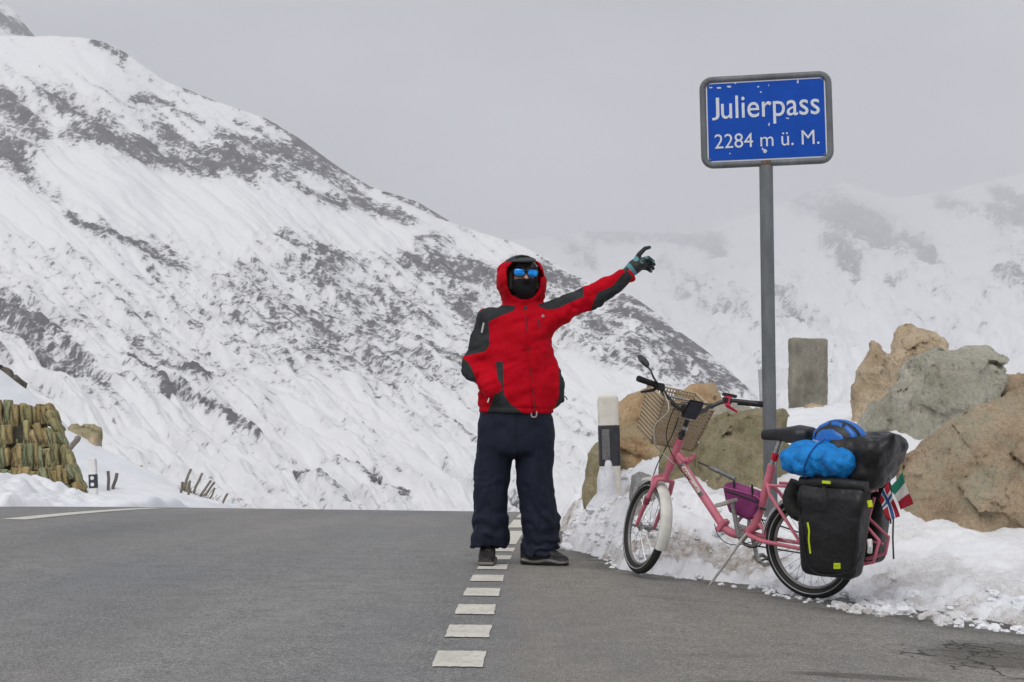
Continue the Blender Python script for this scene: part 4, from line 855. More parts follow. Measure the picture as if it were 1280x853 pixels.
te = np.maximum(.012-np.abs((V[:, 0]-.66)*.8+(V[:, 2]-1.71)*.6), .016-np.hypot(V[:, 0]-.687, V[:, 2]-1.768)); te = np.where(fbm(V[:, 0]*40, V[:, 1]*40, V[:, 2]*40, 2, 4) > .35, np.maximum(te, .001), te)
def glove_mat():
    t = NT('glove_fabric'); f = t.ramp(t.math('ADD', t.math('MULTIPLY', t.attr('teal'), 60.), .5), (.4, 0.), (.6, 1.)); c = t.mix(t.ramp(t.noise(40, 4), (.35, 0.), (.7, 1.)), (.006, .009, .010), (.035, .042, .042))
    t.bump(t.noise(200, 3), .3, .003); return t.col(t.mix(f, c, (.10, .27, .29)), .7)
mesh('glove', V, F, glove_mat(), person, True, {'teal': te})
# face coverings: cap, hair, gaiter, sunglasses
def gaiter_sd(X, Y, Z):
    d = smax(head_sd(X, Y, Z)-.014, Z-1.652+.14*np.abs(X-.045), .006); d = smin(d, ell(X, Y, Z, (.044, -.075, 1.605), (.058, .05, .055)), .03); d = smax(d, Z-1.655+.14*np.abs(X-.045), .006)
    return smax(d, 1.50-Z, .01)+.004*np.sin(70*Z+10*X+5*fbm(X*12, Y*12, Z*12, 2, 3))
V, F = nets(gaiter_sd, (-.12, -.2, 1.46), (.2, .15, 1.70), .006); mesh('neck_gaiter', V, F, fabric('black_fleece', (.006, .006, .007), .9, 90, .4), person)
HAIR = plain('dark_hair', (.016, .012, .009), .55, 0, .5, 70)
def hair_sd(X, Y, Z):
    d = smax(head_sd(X, Y, Z)-.018, 1.695+.015*np.sin(X*90)-Z, .008); d = smin(d, cap(X, Y, Z, (-.030, -.06, 1.70), (-.040, -.055, 1.60), .020, .020), .015); d = smin(d, cap(X, Y, Z, (.106, -.055, 1.70), (.112, -.05, 1.60), .018, .018), .015)
    return smax(d+.010*ridged(X*38, Y*20, Z*9, 2, 12), Z-1.762, .006)
V, F = nets(hair_sd, (-.12, -.16, 1.5), (.19, .14, 1.82), .006); mesh('hair', V, F, HAIR, person)
def cap_sd(X, Y, Z):
    d = smax(ell(X, Y, Z, (.034, .0, 1.70), (.086, .098, .078)), 1.73-Z, .008); br = smax(np.sqrt(((X-.034)/.074)**2+((Y+.06)/.095)**2)*.08-.08, np.abs(Z-1.766-.25*(Y+.07)+1.6*(X-.034)**2)-.007, .006)
    return np.minimum(d, br)
V, F = nets(cap_sd, (-.09, -.2, 1.68), (.16, .13, 1.83), .005); mesh('cap', V, F, plain('cap_grey', (.035, .036, .038), .8, 0, .2, 60), person)
gl = bpy.data.objects.new('sunglasses', None); link(gl, person)
gl.location = (.049, -.118, 1.682); gl.rotation_euler = (0, math.radians(2), math.radians(8))
LENS = NT('mirror_lens'); LENS = LENS.col(LENS.ramp(LENS.noise(30, 2), (.3, (.004, .16, .60)), (.7, (.01, .36, .95))), .12, .55)
FR = plain('glasses_frame', (.006, .007, .02), .3)
for s_ in (-1, 1):
    c = s_*.0385; pts = [(c+.0315*math.copysign(abs(math.cos(a))**.6, math.cos(a))*(1-.12*(math.sin(a) < 0)), .010*abs(c+.029*math.cos(a))/.06, .0215*math.copysign(abs(math.sin(a))**.6, math.sin(a))) for a in [2*math.pi*k/20 for k in range(20)]]
    n = len(pts); mb = MB(); mb.add(pts+[(p_[0], p_[1]-.003, p_[2]) for p_ in pts]+[(c, .001, 0), (c, -.007, 0)], [(i, (i+1) % n, 2*n) for i in range(n)]+[(n+(i+1) % n, n+i, 2*n+1) for i in range(n)]+[(i, n+i, n+(i+1) % n, (i+1) % n) for i in range(n)])
    mb.build('lens', LENS, gl); MB().tube(pts, .0042, 6, closed=True).build('rim', FR, gl)
    MB().tube([(s_*.068, .008, .012), (s_*.074, .03, .012), (s_*.074, .10, .006)], .0035, 6).build('temple', FR, gl)
MB().tube([(-.012, -.002, .006), (0, -.005, .009), (.012, -.002, .006)], .004, 6).build('bridge', FR, gl)
# ------------------------------------------------------------------ the bicycle (local: x forward, y left, z up; origin under the rear wheel)
def gnd(px, py, z):
    r = ray(px, py); return np.array([0, 0, CAMH])+r*((z-CAMH)/r[2])
b_f, b_r = gnd(797, 717, 0.), gnd(1014, 748, -.05); b_r[2] = float(zroad(b_r[0], b_r[1]))
fv = Vector(b_f-b_r).normalized(); l0 = Vector((0, 0, 1)).cross(fv).normalized(); u0 = fv.cross(l0); LA = math.radians(5)
lv = l0*math.cos(LA)-u0*math.sin(LA); uv = u0*math.cos(LA)+l0*math.sin(LA)
BM = Matrix(((fv.x, lv.x, uv.x, b_r[0]), (fv.y, lv.y, uv.y, b_r[1]), (fv.z, lv.z, uv.z, b_r[2]+.004), (0, 0, 0, 1)))
def bl(px, py, off=0.):
    """bike coordinates of a photo pixel on the plane y = off"""
    r = Vector(ray(px, py)); Rp = BM.translation; C0 = Vector((0, 0, CAMH)); k = (Rp+lv*off-C0).dot(lv)/r.dot(lv); p = C0+r*k-Rp
    return (p.dot(fv), off, p.dot(uv))
bike = thing('bicycle', 'pink step-through bicycle with front basket on its kickstand beside the snow bank', 'bicycle', M=BM)
PINK = plain('pink_paint', (.56, .15, .205), .42, 0, .18, 9); BLACK = plain('black_plastic', (.012, .012, .013), .5, 0, .3, 40); RUB = plain('tyre_rubber', (.014, .014, .015), .75, 0, .35, 60, .3)
STEEL = plain('steel', (.48, .48, .47), .32, .9, .15, 50); ALU = plain('dull_alloy', (.42, .41, .38), .45, .7, .2, 40); CREAM = plain('cream_plastic', (.62, .61, .56), .45, 0, .12, 20); DST = plain('dark_steel', (.06, .06, .06), .45, .6)
RW = .25
def wheel(parent_m, cx, cz, name_label, Mx):
    """wheel about local y at the origin of matrix Mx"""
    w = link(bpy.data.objects.new('wheel', None), bike); w.matrix_local = Mx; w['label'] = name_label
    ang = [2*math.pi*k/64 for k in range(64)]
    tyre = []; n = 12; tr_ = .0225; Rc = RW-tr_; V = []; 
    for a in ang:
        for k in range(n):
            b = 2*math.pi*k/n; r = Rc+tr_*math.cos(b); V.append((r*math.cos(a), tr_*.95*math.sin(b), r*math.sin(a)))
    F = [(i*n+k, i*n+(k+1) % n, ((i+1) % 64)*n+(k+1) % n, ((i+1) % 64)*n+k) for i in range(64) for k in range(n)]
    MB().add(V, F).build('tyre', RUB, w)
    for s_ in (-1, 1): MB().tube([((Rc-.004)*math.cos(a), s_*.0215, (Rc-.004)*math.sin(a)) for a in ang], .0022, 5, closed=True).build('reflective_stripe', plain('reflective_grey', (.42, .42, .42), .4), w)
    MB().tube([((RW-.052)*math.cos(a), 0, (RW-.052)*math.sin(a)) for a in ang], .0085, 8, closed=True).build('rim', plain('rim_alloy', (.24, .235, .22), .5, .6, .2, 40), w)
    MB().lathe([(.0, -.042), (.012, -.042), (.012, -.034), (.024, -.03), (.024, -.025), (.013, -.02), (.013, .02), (.024, .025), (.024, .03), (.012, .034), (.012, .042), (0, .042)], (0, 0, 0), (0, 1, 0), 18).build('hub', STEEL, w)
    mb = MB()
    for k in range(28):
        s_ = 1 if k % 2 else -1; a = 2*math.pi*k/28; a2 = a+(.9 if (k//2) % 2 else -.9)
        mb.tube([(.022*math.cos(a2), s_*.027, .022*math.sin(a2)), ((RW-.05)*math.cos(a), 0, (RW-.05)*math.sin(a))], .0012, 4)
    sp = mb.build('spokes', STEEL, w); sp['kind'] = 'stuff'
    return w
wheel(None, 0, RW, 'rear wheel half hidden by the pannier', Matrix.Translation((0, 0, RW)))
# steering axis, turned to the right
AXT = Vector((-.4583, 0, 1)).normalized(); HT = Vector((.78, 0, .69)); STEER = math.radians(-33)
def st(v): return HT+Matrix.Rotation(STEER, 3, AXT) @ (Vector(v)-HT)
def stl(P): return [tuple(st(p)) for p in P]
SR = Matrix.Rotation(STEER, 4, AXT)
FA = (1.005, 0, RW)
fwm = Matrix.Translation(st(FA)) @ SR
fwl = wheel(None, 1, RW, 'front wheel turned aside, its tyre on the edge of the snow', fwm)
# keep the front tyre on the ground
frame = MB()
frame.tube([HT+AXT*.05, HT-AXT*.13], .021, 14)
fr = frame.build('head_tube', PINK, bike)
dt = [(.775, 0, .645), (.70, 0, .545), (.60, 0, .425), (.515, 0, .322)]
MB().tube(spline(dt, 4), .0215, 14).build('main_tube', PINK, bike)
MB().box((.505, 0, .308), (.016, .027, .036), Matrix.Rotation(math.radians(-38), 3, 'Y')).build('hinge', PINK, bike, bevel=.006)
cv = [(.51, 0, .312), (.47, 0, .283), (.42, 0, .272), (.365, 0, .287), (.32, 0, .325), (.285, 0, .40), (.255, 0, .49), (.222, 0, .60), (.212, 0, .64)]
MB().tube(spline(cv, 5), .0215, 14).build('seat_tube', PINK, bike)
MB().tube([(.775, 0, .655), (.735, 0, .625), (.70, 0, .632)], [.018, .02, .018], 10).build('gusset', PINK, bike)
MB().tube([(.70, 0, .632), (.68, 0, .64), (.674, 0, .662)], .009, 8).build('latch', PINK, bike)
# chain stays, seat stays
for s_ in (-1, 1):
    MB().tube([(.36, s_*.02, .285), (.25, s_*.045, .262), (.0, s_*.062, .25)], [.013, .011, .009], 9).build('chain_stay', PINK, bike)
    MB().tube([(.235, s_*.012, .55), (.20, s_*.045, .50), (.0, s_*.064, .255)], [.010, .009, .008], 9).build('seat_stay', PINK, bike)
MB().tube([(.30, 0, .345), (.25, 0, .30), (.245, 0, .265)], .011, 8).build('brace', PINK, bike)
# seat post and saddle
MB().tube([(.214, 0, .63), (.155, 0, .785)], .0135, 12).build('seat_post', STEEL, bike)
MB().tube([(.2, 0, .665), (.187, 0, .70)], .019, 12).build('post_reflector', plain('red_plastic', (.45, .01, .03), .3), bike)
def saddle_sd(X, Y, Z):
    w = np.interp(X, [-.02, .03, .10, .17, .27], [.055, .082, .055, .026, .020]); top = np.interp(X, [-.02, .06, .15, .27], [.836, .846, .827, .812])
    th = np.interp(X, [-.02, .05, .12, .27], [.026, .030, .014, .006]); d = np.sqrt(np.maximum(np.abs(Y)-w+.02, 0)**2+np.maximum(np.abs(Z-top+.020+th+.9*Y*Y*3)-th, 0)**2)-.020
    return smax(d, np.abs(X-.125)-.142+.25*Y*Y/.02*.08, .016)
V, F = nets(saddle_sd, (-.06, -.12, .76), (.31, .12, .89), .006); sdl = mesh('saddle', V, F, plain('saddle_vinyl', (.014, .015, .018), .45, 0, .2, 50, .15), bike)
for s_ in (-1, 1): MB().tube(spline([(.24, s_*.012, .805), (.17, s_*.02, .782), (.12, s_*.025, .778), (.04, s_*.045, .80)], 4), .0035, 6).build('rail', STEEL, sdl)
# crankset, pedals, chain, kickstand
BB = Vector((.372, 0, .29))
cr_ = MB(); prof = []
ring = MB(); ring.tube([(BB.x+.078*math.cos(a), -.045, BB.z+.078*math.sin(a)) for a in [2*math.pi*k/40 for k in range(40)]], .006, 6, closed=True)
chr_ = ring.build('chainring', ALU, bike)
for k in range(5):
    a = 2*math.pi*k/5+.3; MB().tube([(BB.x, -.043, BB.z), (BB.x+.076*math.cos(a), -.045, BB.z+.076*math.sin(a))], [.016, .008], 6).build('spider_arm', ALU, chr_)
MB().tube([(BB.x+.088*math.cos(a), -.052, BB.z+.088*math.sin(a)) for a in [2*math.pi*k/40 for k in range(40)]], .0035, 5, closed=True).build('chain_guard', DST, chr_)
MB().lathe([(0, -.06), (.02, -.06), (.022, -.035), (.022, .035), (.02, .06), (0, .06)], tuple(BB), (0, 1, 0), 18).build('bottom_bracket', STEEL, bike)
c1 = Vector(bl(915, 627, .075)); c2 = 2*BB-Vector((c1.x, 0, c1.z)); c2.y = -.075
for c_, s_ in ((c1, 1), (c2, -1)):
    MB().tube([(BB.x, s_*.062, BB.z), (c_.x, s_*.075, c_.z)], [.014, .011], 8).build('crank_arm', STEEL, bike)
    pd = MB().tube([(c_.x, s_*.07, c_.z), (c_.x, s_*.17, c_.z)], .006, 8).build('pedal', DST, bike)
    Rp = Matrix.Rotation(.35 if s_ > 0 else -.5, 3, 'Y')
    for t_ in (-1, 1):
        mb = MB(); mb.box(Vector((c_.x, s_*.128, c_.z))+Rp @ Vector((t_*.034, 0, 0)), (.008, .046, .010), Rp); mb.build('tread', plain('pedal_grey', (.34, .32, .27), .6), pd, bevel=.003)
    for yy in (.086, .168):
        mb = MB(); mb.box((c_.x, s_*yy, c_.z), (.03, .005, .008), Rp); mb.build('cage', plain('pedal_grey', (.34, .32, .27), .6), pd)
ch = [(BB.x+.075*math.cos(a), -.045, BB.z+.075*math.sin(a)) for a in [math.radians(100-14*k) for k in range(14)]]+[(.04, -.045, .205), (.0, -.045, .205), (-.035, -.045, .245), (-.02, -.045, .285)]
MB().tube(ch+[(BB.x-.01, -.045, BB.z+.075)], .0042, 5).build('chain', DST, bike)
ks = bl(887, 733, .17); MB().tube([(.345, .03, .285), (.352, .05, .27), (ks[0], ks[1], ks[2]+.004)], [.009, .009, .007], 8).build('kickstand', ALU, bike)
# fork and front mudguard
fk = MB(); fk.tube(stl([HT-AXT*.12, HT-AXT*.19]), .017, 12)
fork = fk.build('fork', PINK, bike)
cw = HT-AXT*.185
for s_ in (-1, 1):
    MB().tube(stl([tuple(cw), (cw.x+.004, s_*.045, cw.z-.012), (cw.x+.03, s_*.052, cw.z-.07), (.965, s_*.052, .33), FA[0:1]+(s_*.052,)+(RW,)]), [.015, .015, .014, .012, .009], 9).build('fork_leg', PINK, fork)
    for zz in (.14, .19): 
        p_ = Vector((cw.x+.03, s_*.052, cw.z-.07)).lerp(Vector((.965, s_*.052, .33)), zz*3); MB().tube(stl([tuple(p_+Vector((-.004, 0, .008))), tuple(p_+Vector((.004, 0, -.008)))]), .017, 8).build('fork_band', plain('dark_pink', (.22, .04, .06), .4), fork)
    MB().tube(stl([(FA[0], s_*.04, RW), (FA[0], s_*.075, RW)]), .008, 8).build('axle_nut', STEEL, fork)
def guard(c, a0, a1, r, w, m, tf, name='mudguard'):
    n = 30; sec = [(-w, -.016), (-w*.75, -.004), (-w*.3, .002), (w*.3, .002), (w*.75, -.004), (w, -.016)]; V = []; F = []
    for i in range(n):
        a = math.radians(a0+(a1-a0)*i/(n-1)); 
        for d in (0, -.003):
            for y, h in sec: V.append(tf((c[0]+(r+h+d)*math.cos(a), y, c[2]+(r+h+d)*math.sin(a))))
    m_ = len(sec); k = 2*m_
    for i in range(n-1):
        for j in range(m_-1):
            F += [(i*k+j, i*k+j+1, (i+1)*k+j+1, (i+1)*k+j), (i*k+m_+j+1, i*k+m_+j, (i+1)*k+m_+j, (i+1)*k+m_+j+1)]
        F += [(i*k, (i+1)*k, (i+1)*k+m_, i*k+m_), (i*k+m_-1, i*k+k-1, (i+1)*k+k-1, (i+1)*k+m_-1)]
    return MB().add([tuple(v) for v in V], F).build(name, m, bike)
guard(FA, 72, 202, RW+.020, .034, CREAM, st)
guard((0, 0, RW), 10, 150, RW+.018, .032, plain('grey_guard', (.40, .41, .41), .4, .3), lambda v: v)
# brake caliper, stem, handlebar
q = HT-AXT*.20; MB().tube(stl([(q.x+.035, -.05, q.z+.01), (q.x+.04, 0, q.z+.03), (q.x+.035, .05, q.z+.01), (q.x+.03, .055, q.z-.03)]), .009, 8).build('brake_caliper', PINK, bike)
stt = HT+AXT*.05; sth = HT+AXT*.215
stem = MB().tube(stl([tuple(stt), tuple(sth)]), .0115, 12).build('stem', DST, bike)
for k in (.02, .06, .12, .15):
    MB().tube(stl([tuple(stt+AXT*k), tuple(stt+AXT*(k+.018))]), .018, 10).build('stem_clamp', STEEL if k > .03 else DST, stem)
MB().tube(stl([(stt.x-.0, .02, stt.z+.03), (stt.x+.03, .03, stt.z+.06), (stt.x-.01, .03, stt.z+.10)]), .005, 6).build('quick_release', STEEL, stem)
HB = sth
hb = [(HB.x-.04, .33, HB.z+.105), (HB.x-.0, .21, HB.z+.095), (HB.x+.035, .13, HB.z+.05), (HB.x+.02, .06, HB.z+.005), (HB.x, 0, HB.z), (HB.x+.02, -.06, HB.z+.005), (HB.x+.035, -.13, HB.z+.05), (HB.x-.0, -.21, HB.z+.095), (HB.x-.055, -.36, HB.z+.105)]
bar = MB().tube(stl(spline(hb, 5)), .0115, 10).build('handlebar', DST, bike)
cross_ = MB().tube(stl([(HB.x+.035, .13, HB.z+.055), (HB.x+.04, -.13, HB.z+.055)]), .006, 8).build('crossbar', STEEL, bar)
for s_ in (-1, 1):
    w_ = .34 if s_ > 0 else .375; a, b = Vector((HB.x-.04-(.018 if s_ < 0 else 0), s_*w_, HB.z+.106)), Vector((HB.x-.003, s_*(w_-.12), HB.z+.096))
    MB().tube(stl([tuple(a), tuple(a.lerp(b, .5)), tuple(b)]), [.0165, .0155, .0165], 12).build('grip', plain('grip_rubber', (.010, .010, .010), .85, 0, .2, 80, .4), bar)
    c_ = Vector((HB.x+.002, s_*.195, HB.z+.092)); mb = MB(); mb.box(st(c_), (.022, .02, .018), SR.to_3x3()); mb.build('brake_clamp', BLACK, bar, bevel=.005)
    lv_ = plain('hot_pink_plastic', (.72, .015, .09), .35) if s_ < 0 else BLACK
    MB().tube(stl([tuple(c_+Vector((.0, s_*.01, -.004))), tuple(c_+Vector((.035, s_*.02, -.022))), tuple(c_+Vector((.03, s_*.085, -.045)))]), [.011, .009, .006], 8).build('brake_lever', lv_, bar)
    if s_ < 0:
        MB().tube(stl([tuple(c_+Vector((-.002, -.002, -.022))), tuple(c_+Vector((-.002, -.002, .022)))]), .021, 12).build('bell_clamp', lv_, bar)
        mb = MB(); mb.box(st(c_+Vector((.0, -.01, .03))), (.014, .04, .008), SR.to_3x3()); mb.build('bell', BLACK, bar, bevel=.004)
# mirror
mbase = Vector((HB.x+.002, .205, HB.z+.10)); mt = Vector(bl(800, 450, .0)); 
msh = [tuple(st(mbase)), bl(817, 472, .22), bl(812.5, 462, .22), bl(806, 457, .22)]
mir = MB().tube(spline(msh, 4), .005, 7).build('mirror', BLACK, bar)
q = Vector(bl(804.5, 451, .22)); mn = (BM.to_3x3().inverted() @ Vector((.66, -.40, .62))).normalized()
mh = MB().lathe([(0, .006), (.036, .006), (.040, .0), (.034, -.008), (0, -.012)], q, mn, 20).build('mirror_head', BLACK, mir)
# display in its holder
ds = Vector((HB.x-.06, .02, HB.z+.005)); DR = (SR @ Matrix.Rotation(math.radians(-38), 4, 'Y')).to_3x3()
dsp = MB().box(st(ds), (.008, .042, .058), DR).build('display', BLACK, bar, bevel=.006)
MB().box(Vector(st(ds))+DR @ Vector((-.0085, 0, 0)), (.0015, .036, .051), DR).build('screen', plain('dark_screen', (.05, .055, .07), .12), dsp)
MB().box(st((HB.x-.03, .045, HB.z+.0)), (.025, .02, .022), DR).build('light', BLACK, bar, bevel=.006)
# basket: lattice of slats round a tapered box, in front of the stem
bk = link(bpy.data.objects.new('basket', None), bike)
KH = plain('basket_plastic', (.44, .35, .235), .6, 0, .12, 25)
FP = Vector((AXT.z, 0, -AXT.x))
def bkp(u, v, t):
    """u: forward, v: across -1..1, t: height 0..1"""
    return st(HT+AXT*(-.025+.255*t-.02*u)+FP*(.04+.02*(1-t)+u*(.215+.04*t))+Vector((0, v*(.122+.022*t), 0)))
def lattice(name, f, na, nb, r=.0050):
    mb = MB()
    for i in range(na+1): mb.tube([tuple(f(i/na, 0)), tuple(f(i/na, .5)), tuple(f(i/na, 1))], r, 4)
    for j in range(nb+1): mb.tube([tuple(f(0, j/nb)), tuple(f(.5, j/nb)), tuple(f(1, j/nb))], r, 4)
    o = mb.build(name, KH, bk, False); o['kind'] = 'stuff'; return o
lattice('rear_lattice', lambda a, t: bkp(0, 2*a-1, t), 17, 12); lattice('front_lattice', lambda a, t: bkp(1, 2*a-1, t), 17, 12)
lattice('side_lattice', lambda a, t: bkp(a, 1, t), 15, 12); lattice('side_lattice', lambda a, t: bkp(a, -1, t), 15, 12); lattice('base_lattice', lambda a, t: bkp(a, 2*t-1, 0), 14, 14)
rm = [bkp(u, v, 1.0) for u, v in ((0, -1), (0, 0), (0, 1), (.5, 1), (1, 1), (1, 0), (1, -1), (.5, -1))]
mb = MB()
for i in range(8): mb.tube([tuple(rm[i]), tuple(rm[(i+1) % 8])], .006, 6)
mb.build('basket_rim', KH, bk)
# cables
def cable(P, r=.0028, m=BLACK, nm='cable'): return MB().tube(spline(P, 8), r, 6).build(nm, m, bike)
cable([tuple(st((HB.x+.03, .17, HB.z+.09))), bl(836, 512, .16), bl(819, 532, .16), bl(819, 555, .13), bl(828, 566, .06), bl(842, 580, .03)], .003, plain('cable_cream', (.5, .48, .42), .5))
cable([tuple(st((HB.x+.02, -.12, HB.z+.06))), bl(850, 505, .08), bl(836, 528, .10), bl(834, 552, .08), bl(848, 583, .03), bl(862, 600, .026)])
cable([bl(848, 522, .06), bl(842, 540, .06), bl(833, 558, .06), bl(822, 580, .04), bl(817, 594, .0)])
cable([bl(893, 655, .026), bl(897, 668, .03), bl(908, 679, .03), bl(925, 681, .03), bl(945, 676, .05)], .0022)
# pump on the frame
pm = MB().tube([bl(873, 578, .03), bl(898, 589, .03)], .005, 8).build('pump', DST, bike); MB().tube([bl(888, 584.5, .03), bl(919, 599, .03)], .0125, 12).build('barrel', plain('pump_grey', (.16, .16, .16), .4, .3), pm)
# decal on the main tube
d0, d1 = Vector((.768, 0, .636)), Vector((.575, 0, .395)); dd = (d1-d0).normalized(); nn = Vector((dd.z, 0, -dd.x)) * -1
if nn.z < 0: nn = -nn
def on_tube(u, v, R=.0222):
    """u metres along the tube, v metres round its left side"""
    a = v/R; return tuple(d0+dd*u+nn*(math.sin(a)*R)+Vector((0, math.cos(a)*R, 0)))
def sleeve(u0, u1, v0, v1, m, nm, R):
    nu, nv = 8, 6; V = [on_tube(u0+(u1-u0)*i/nu, v0+(v1-v0)*j/nv, R) for i in range(nu+1) for j in range(nv+1)]
    F = [(i*(nv+1)+j, i*(nv+1)+j+1, (i+1)*(nv+1)+j+1, (i+1)*(nv+1)+j) for i in range(nu) for j in range(nv)]; return MB().add(V, F).build(nm, m, bike)
sleeve(.035, .235, -.030, .020, plain('decal_grey', (.22, .21, .20), .4), 'decal', .0226); sleeve(.05, .215, -.008, .016, plain('decal_pale', (.60, .50, .46), .4), 'decal', .0231)
dl = lettering('ROSELLA', .062, .198, -.004, .021, plain('decal_red', (.40, .02, .03), .4), bike, lambda x, z: on_tube(x, z, .0237), .02)
for u in (.045, .225):
    for i in range(3):
        for j in range(3):
            if (i+j) % 2 == 0: sleeve(u-.010+.007*i, u-.004+.007*i, -.010+.009*j, -.002+.009*j, plain('decal_black', (.02, .02, .02), .4), 'decal_check', .0238)
# rear rack
rk_ = link(bpy.data.objects.new('rear_rack', None), bike)
for s_ in (-1, 1):
    MB().tube([(.20, s_*.05, .545), (-.05, s_*.055, .55), (-.33, s_*.055, .55)], .0075, 8).build('rack_rail', PINK, rk_)
    P = [bl(a, b, s_*.055) for a, b in (((1093, 622), (1086, 648), (1111, 672), (1107, 692), (1083, 699)) if s_ < 0 else ((1080, 640), (1083, 658), (1099, 676), (1092, 703), (1070, 707)))]
    MB().tube(P, .0085, 8).build('rack_loop', PINK, rk_)
    MB().tube([(-.02, s_*.064, .27), (-.12, s_*.058, .55)], .006, 8).build('rack_stay', PINK, rk_)
for xx in (-.05, -.2, -.32): MB().tube([(xx, -.055, .55), (xx, .055, .55)], .006, 8).build('rack_cross', PINK, rk_)
a_, b_ = bl(1083, 676, .0), bl(1104, 680, .0); MB().tube([a_, b_], .006, 8).build('rack_cross', PINK, rk_)

# ------------------------------------------------------------------ luggage
def bag_mat(name, c, rough=.4, sp=.4, bsc=11, bst=.5):
    t = NT(name); n = t.noise(bsc, 5, .6); k = t.mix(t.ramp(n, (.3, 0.), (.7, 1.)), tuple(v*.75 for v in c), tuple(v*1.3 for v in c)); k = t.mix(t.ramp(t.noise(80, 4, .7), (.6, 0.), (.8, .12)), k, tuple(v+.05 for v in c))
    t.bump(t.math('ADD', n, t.math('MULTIPLY', t.noise(bsc*5, 3), .25)), bst, .02); return t.col(k, rough, 0, sp)
def hang(o, label, cat, grp=None): o.matrix_world = BM; return tag(o, label, cat, grp)
BAG = bag_mat('black_tarpaulin', (.010, .0105, .012), .42)
LIME = plain('lime', (.55, .68, .01), .5, 0, .05)
def pannier(s0, s1, y0, y1, z0, z1, seed, tap, label, near):
    cx, cy, cz = (s0+s1)/2, (y0+y1)/2, (z0+z1)/2
    def sdf(X, Y, Z):
        t = (Z-z0)/(z1-z0); hx = (s1-s0)/2*(1-tap*(1-t)); hy = (y1-y0)/2*np.interp(t, [0, .5, .85, 1.0], [.85, 1, .9, .55])
        q = [np.abs(X-cx-.02*(1-t))-hx+.045, np.abs(Y-cy)-hy+.04, np.abs(Z-cz)-(z1-z0)/2+.03]
        d = np.sqrt(sum(np.maximum(v, 0)**2 for v in q))+np.minimum(np.maximum(q[0], np.maximum(q[1], q[2])), 0)-.035
        return d+.008*fbm(X*7, Y*7, Z*7, 3, seed)+.005*ridged(X*8, Y*8, Z*14, 3, seed+2)*sstep(.3, .9, t)
    V, F = nets(sdf, (s0-.06, y0-.06, z0-.06), (s1+.06, y1+.06, z1+.06), .009)
    root = thing('pannier_bag', label, 'bag', group='panniers on the rack', M=BM); b = mesh('bag', V, F, BAG, root)
    if near:
        def on(px, py):      # a point on the outer face seen at a photo pixel
            for k in np.linspace(y1+.05, y0, 300):
                p = bl(px, py, k)
                if sdf(np.array([p[0]]), np.array([p[1]]), np.array([p[2]]))[0] < 0: return (p[0], p[1]+.004, p[2])
            return bl(px, py, y1)
        MB().tube([on(1010, 653), on(1012, 663), on(1011.5, 675), on(1013.5, 692)], .0045, 6).build('lime_zip', LIME, b)
        MB().tube(spline([on(1032, 606), on(1033, 615), on(1033, 625), on(1032, 634)], 3), .016, 8, ry=.004).build('strap', plain('black_webbing', (.008, .008, .008), .7), b)
        a = on(1033, 603); MB().box(a, (.02, .006, .006)).build('lime_buckle', LIME, b)
        q4 = [on(1043, 704), on(1051, 704), on(1051, 711), on(1043, 711)]; q4 = [(p[0], p[1]+.003, p[2]) for p in q4]; lg = mesh('logo_patch', q4+[(p[0], p[1]-.006, p[2]) for p in q4], [(0, 1, 2, 3), (7, 6, 5, 4), (0, 4, 5, 1), (1, 5, 6, 2), (2, 6, 7, 3), (3, 7, 4, 0)], LIME, b, False)
        tl, tr2, bl2 = Vector(q4[0]), Vector(q4[1]), Vector(q4[3])
        lettering('TG', .15, .85, .3, .55, plain('logo_ink', (.2, .26, .01), .5), b, lambda x, z: tuple(tl+(tr2-tl)*x+(bl2-tl)*(1-z)+Vector((0, .002, 0))))
        MB().tube([(s0+.02, (y0+y1)/2+.01, z1-.005), ((s0+s1)/2, (y0+y1)/2+.02, z1+.004), (s1-.02, (y0+y1)/2+.01, z1-.008)], .026, 12, ry=.03).build('roll_top', BAG, b)
        P = [on(996, 615), on(1000, 640), on(1004, 665), on(1009, 700), on(1020, 716), on(1045, 719), on(1068, 712), on(1078, 690)]
        MB().tube(spline(P, 4), .0035, 6).build('seam', BAG, b)
        MB().tube([(s0+.0, y1-.05, z1-.06), (s0-.006, y1-.05, z1-.09)], .012, 8).build('lime_buckle', LIME, b)
        MB().tube([(s0-.0, y1-.05, .30), (s0-.008, y1-.04, .33), (s0, y1-.05, .36)], .012, 8).build('white_pad', plain('white_tab', (.6, .6, .6), .5), b)
    return root
pannier(-.41, -.03, .085, .235, .165, .60, 801, .22, 'black roll-top pannier with a lime zip on the kickstand side of the bicycle', True)
pannier(-.355, -.03, -.235, -.085, .185, .58, 805, .2, 'black pannier behind the pink rack loops on the snow side', False)
MB_ = MB().tube(spline([(.02, .09, .58), (.055, .10, .50), (.03, .10, .44), (.0, .09, .42)], 4), .035, 10).build('pouch', bag_mat('dark_olive_pouch', (.012, .014, .011), .7), None); hang(MB_, 'small dark pouch squeezed between seat tube and near pannier', 'bag')
def bluebag(X, Y, Z):
    d = ell(X, Y, Z, (-.115, .115, .695), (.205, .13, .098)); d = smax(d, .605-Z, .04)
    st_ = np.exp(-((X+.12-.25*(Z-.7))/.02)**2)+.8*np.exp(-((X+.19+.4*(Z-.7))/.016)**2)
    return d+.012*st_+.009*ridged(X*15+6*Z, Y*15, Z*13-7*X, 3, 811)+.003*fbm(X*20, Y*20, Z*20, 3, 812)
V, F = nets(bluebag, (-.36, -.06, .55), (.13, .28, .83), .0085); bb_ = mesh('stuff_sack', V, F, bag_mat('blue_nylon', (.010, .20, .56), .6, .2, 22, .8)); hang(bb_, 'bright blue crinkled nylon sack strapped on top of the near pannier', 'bag')
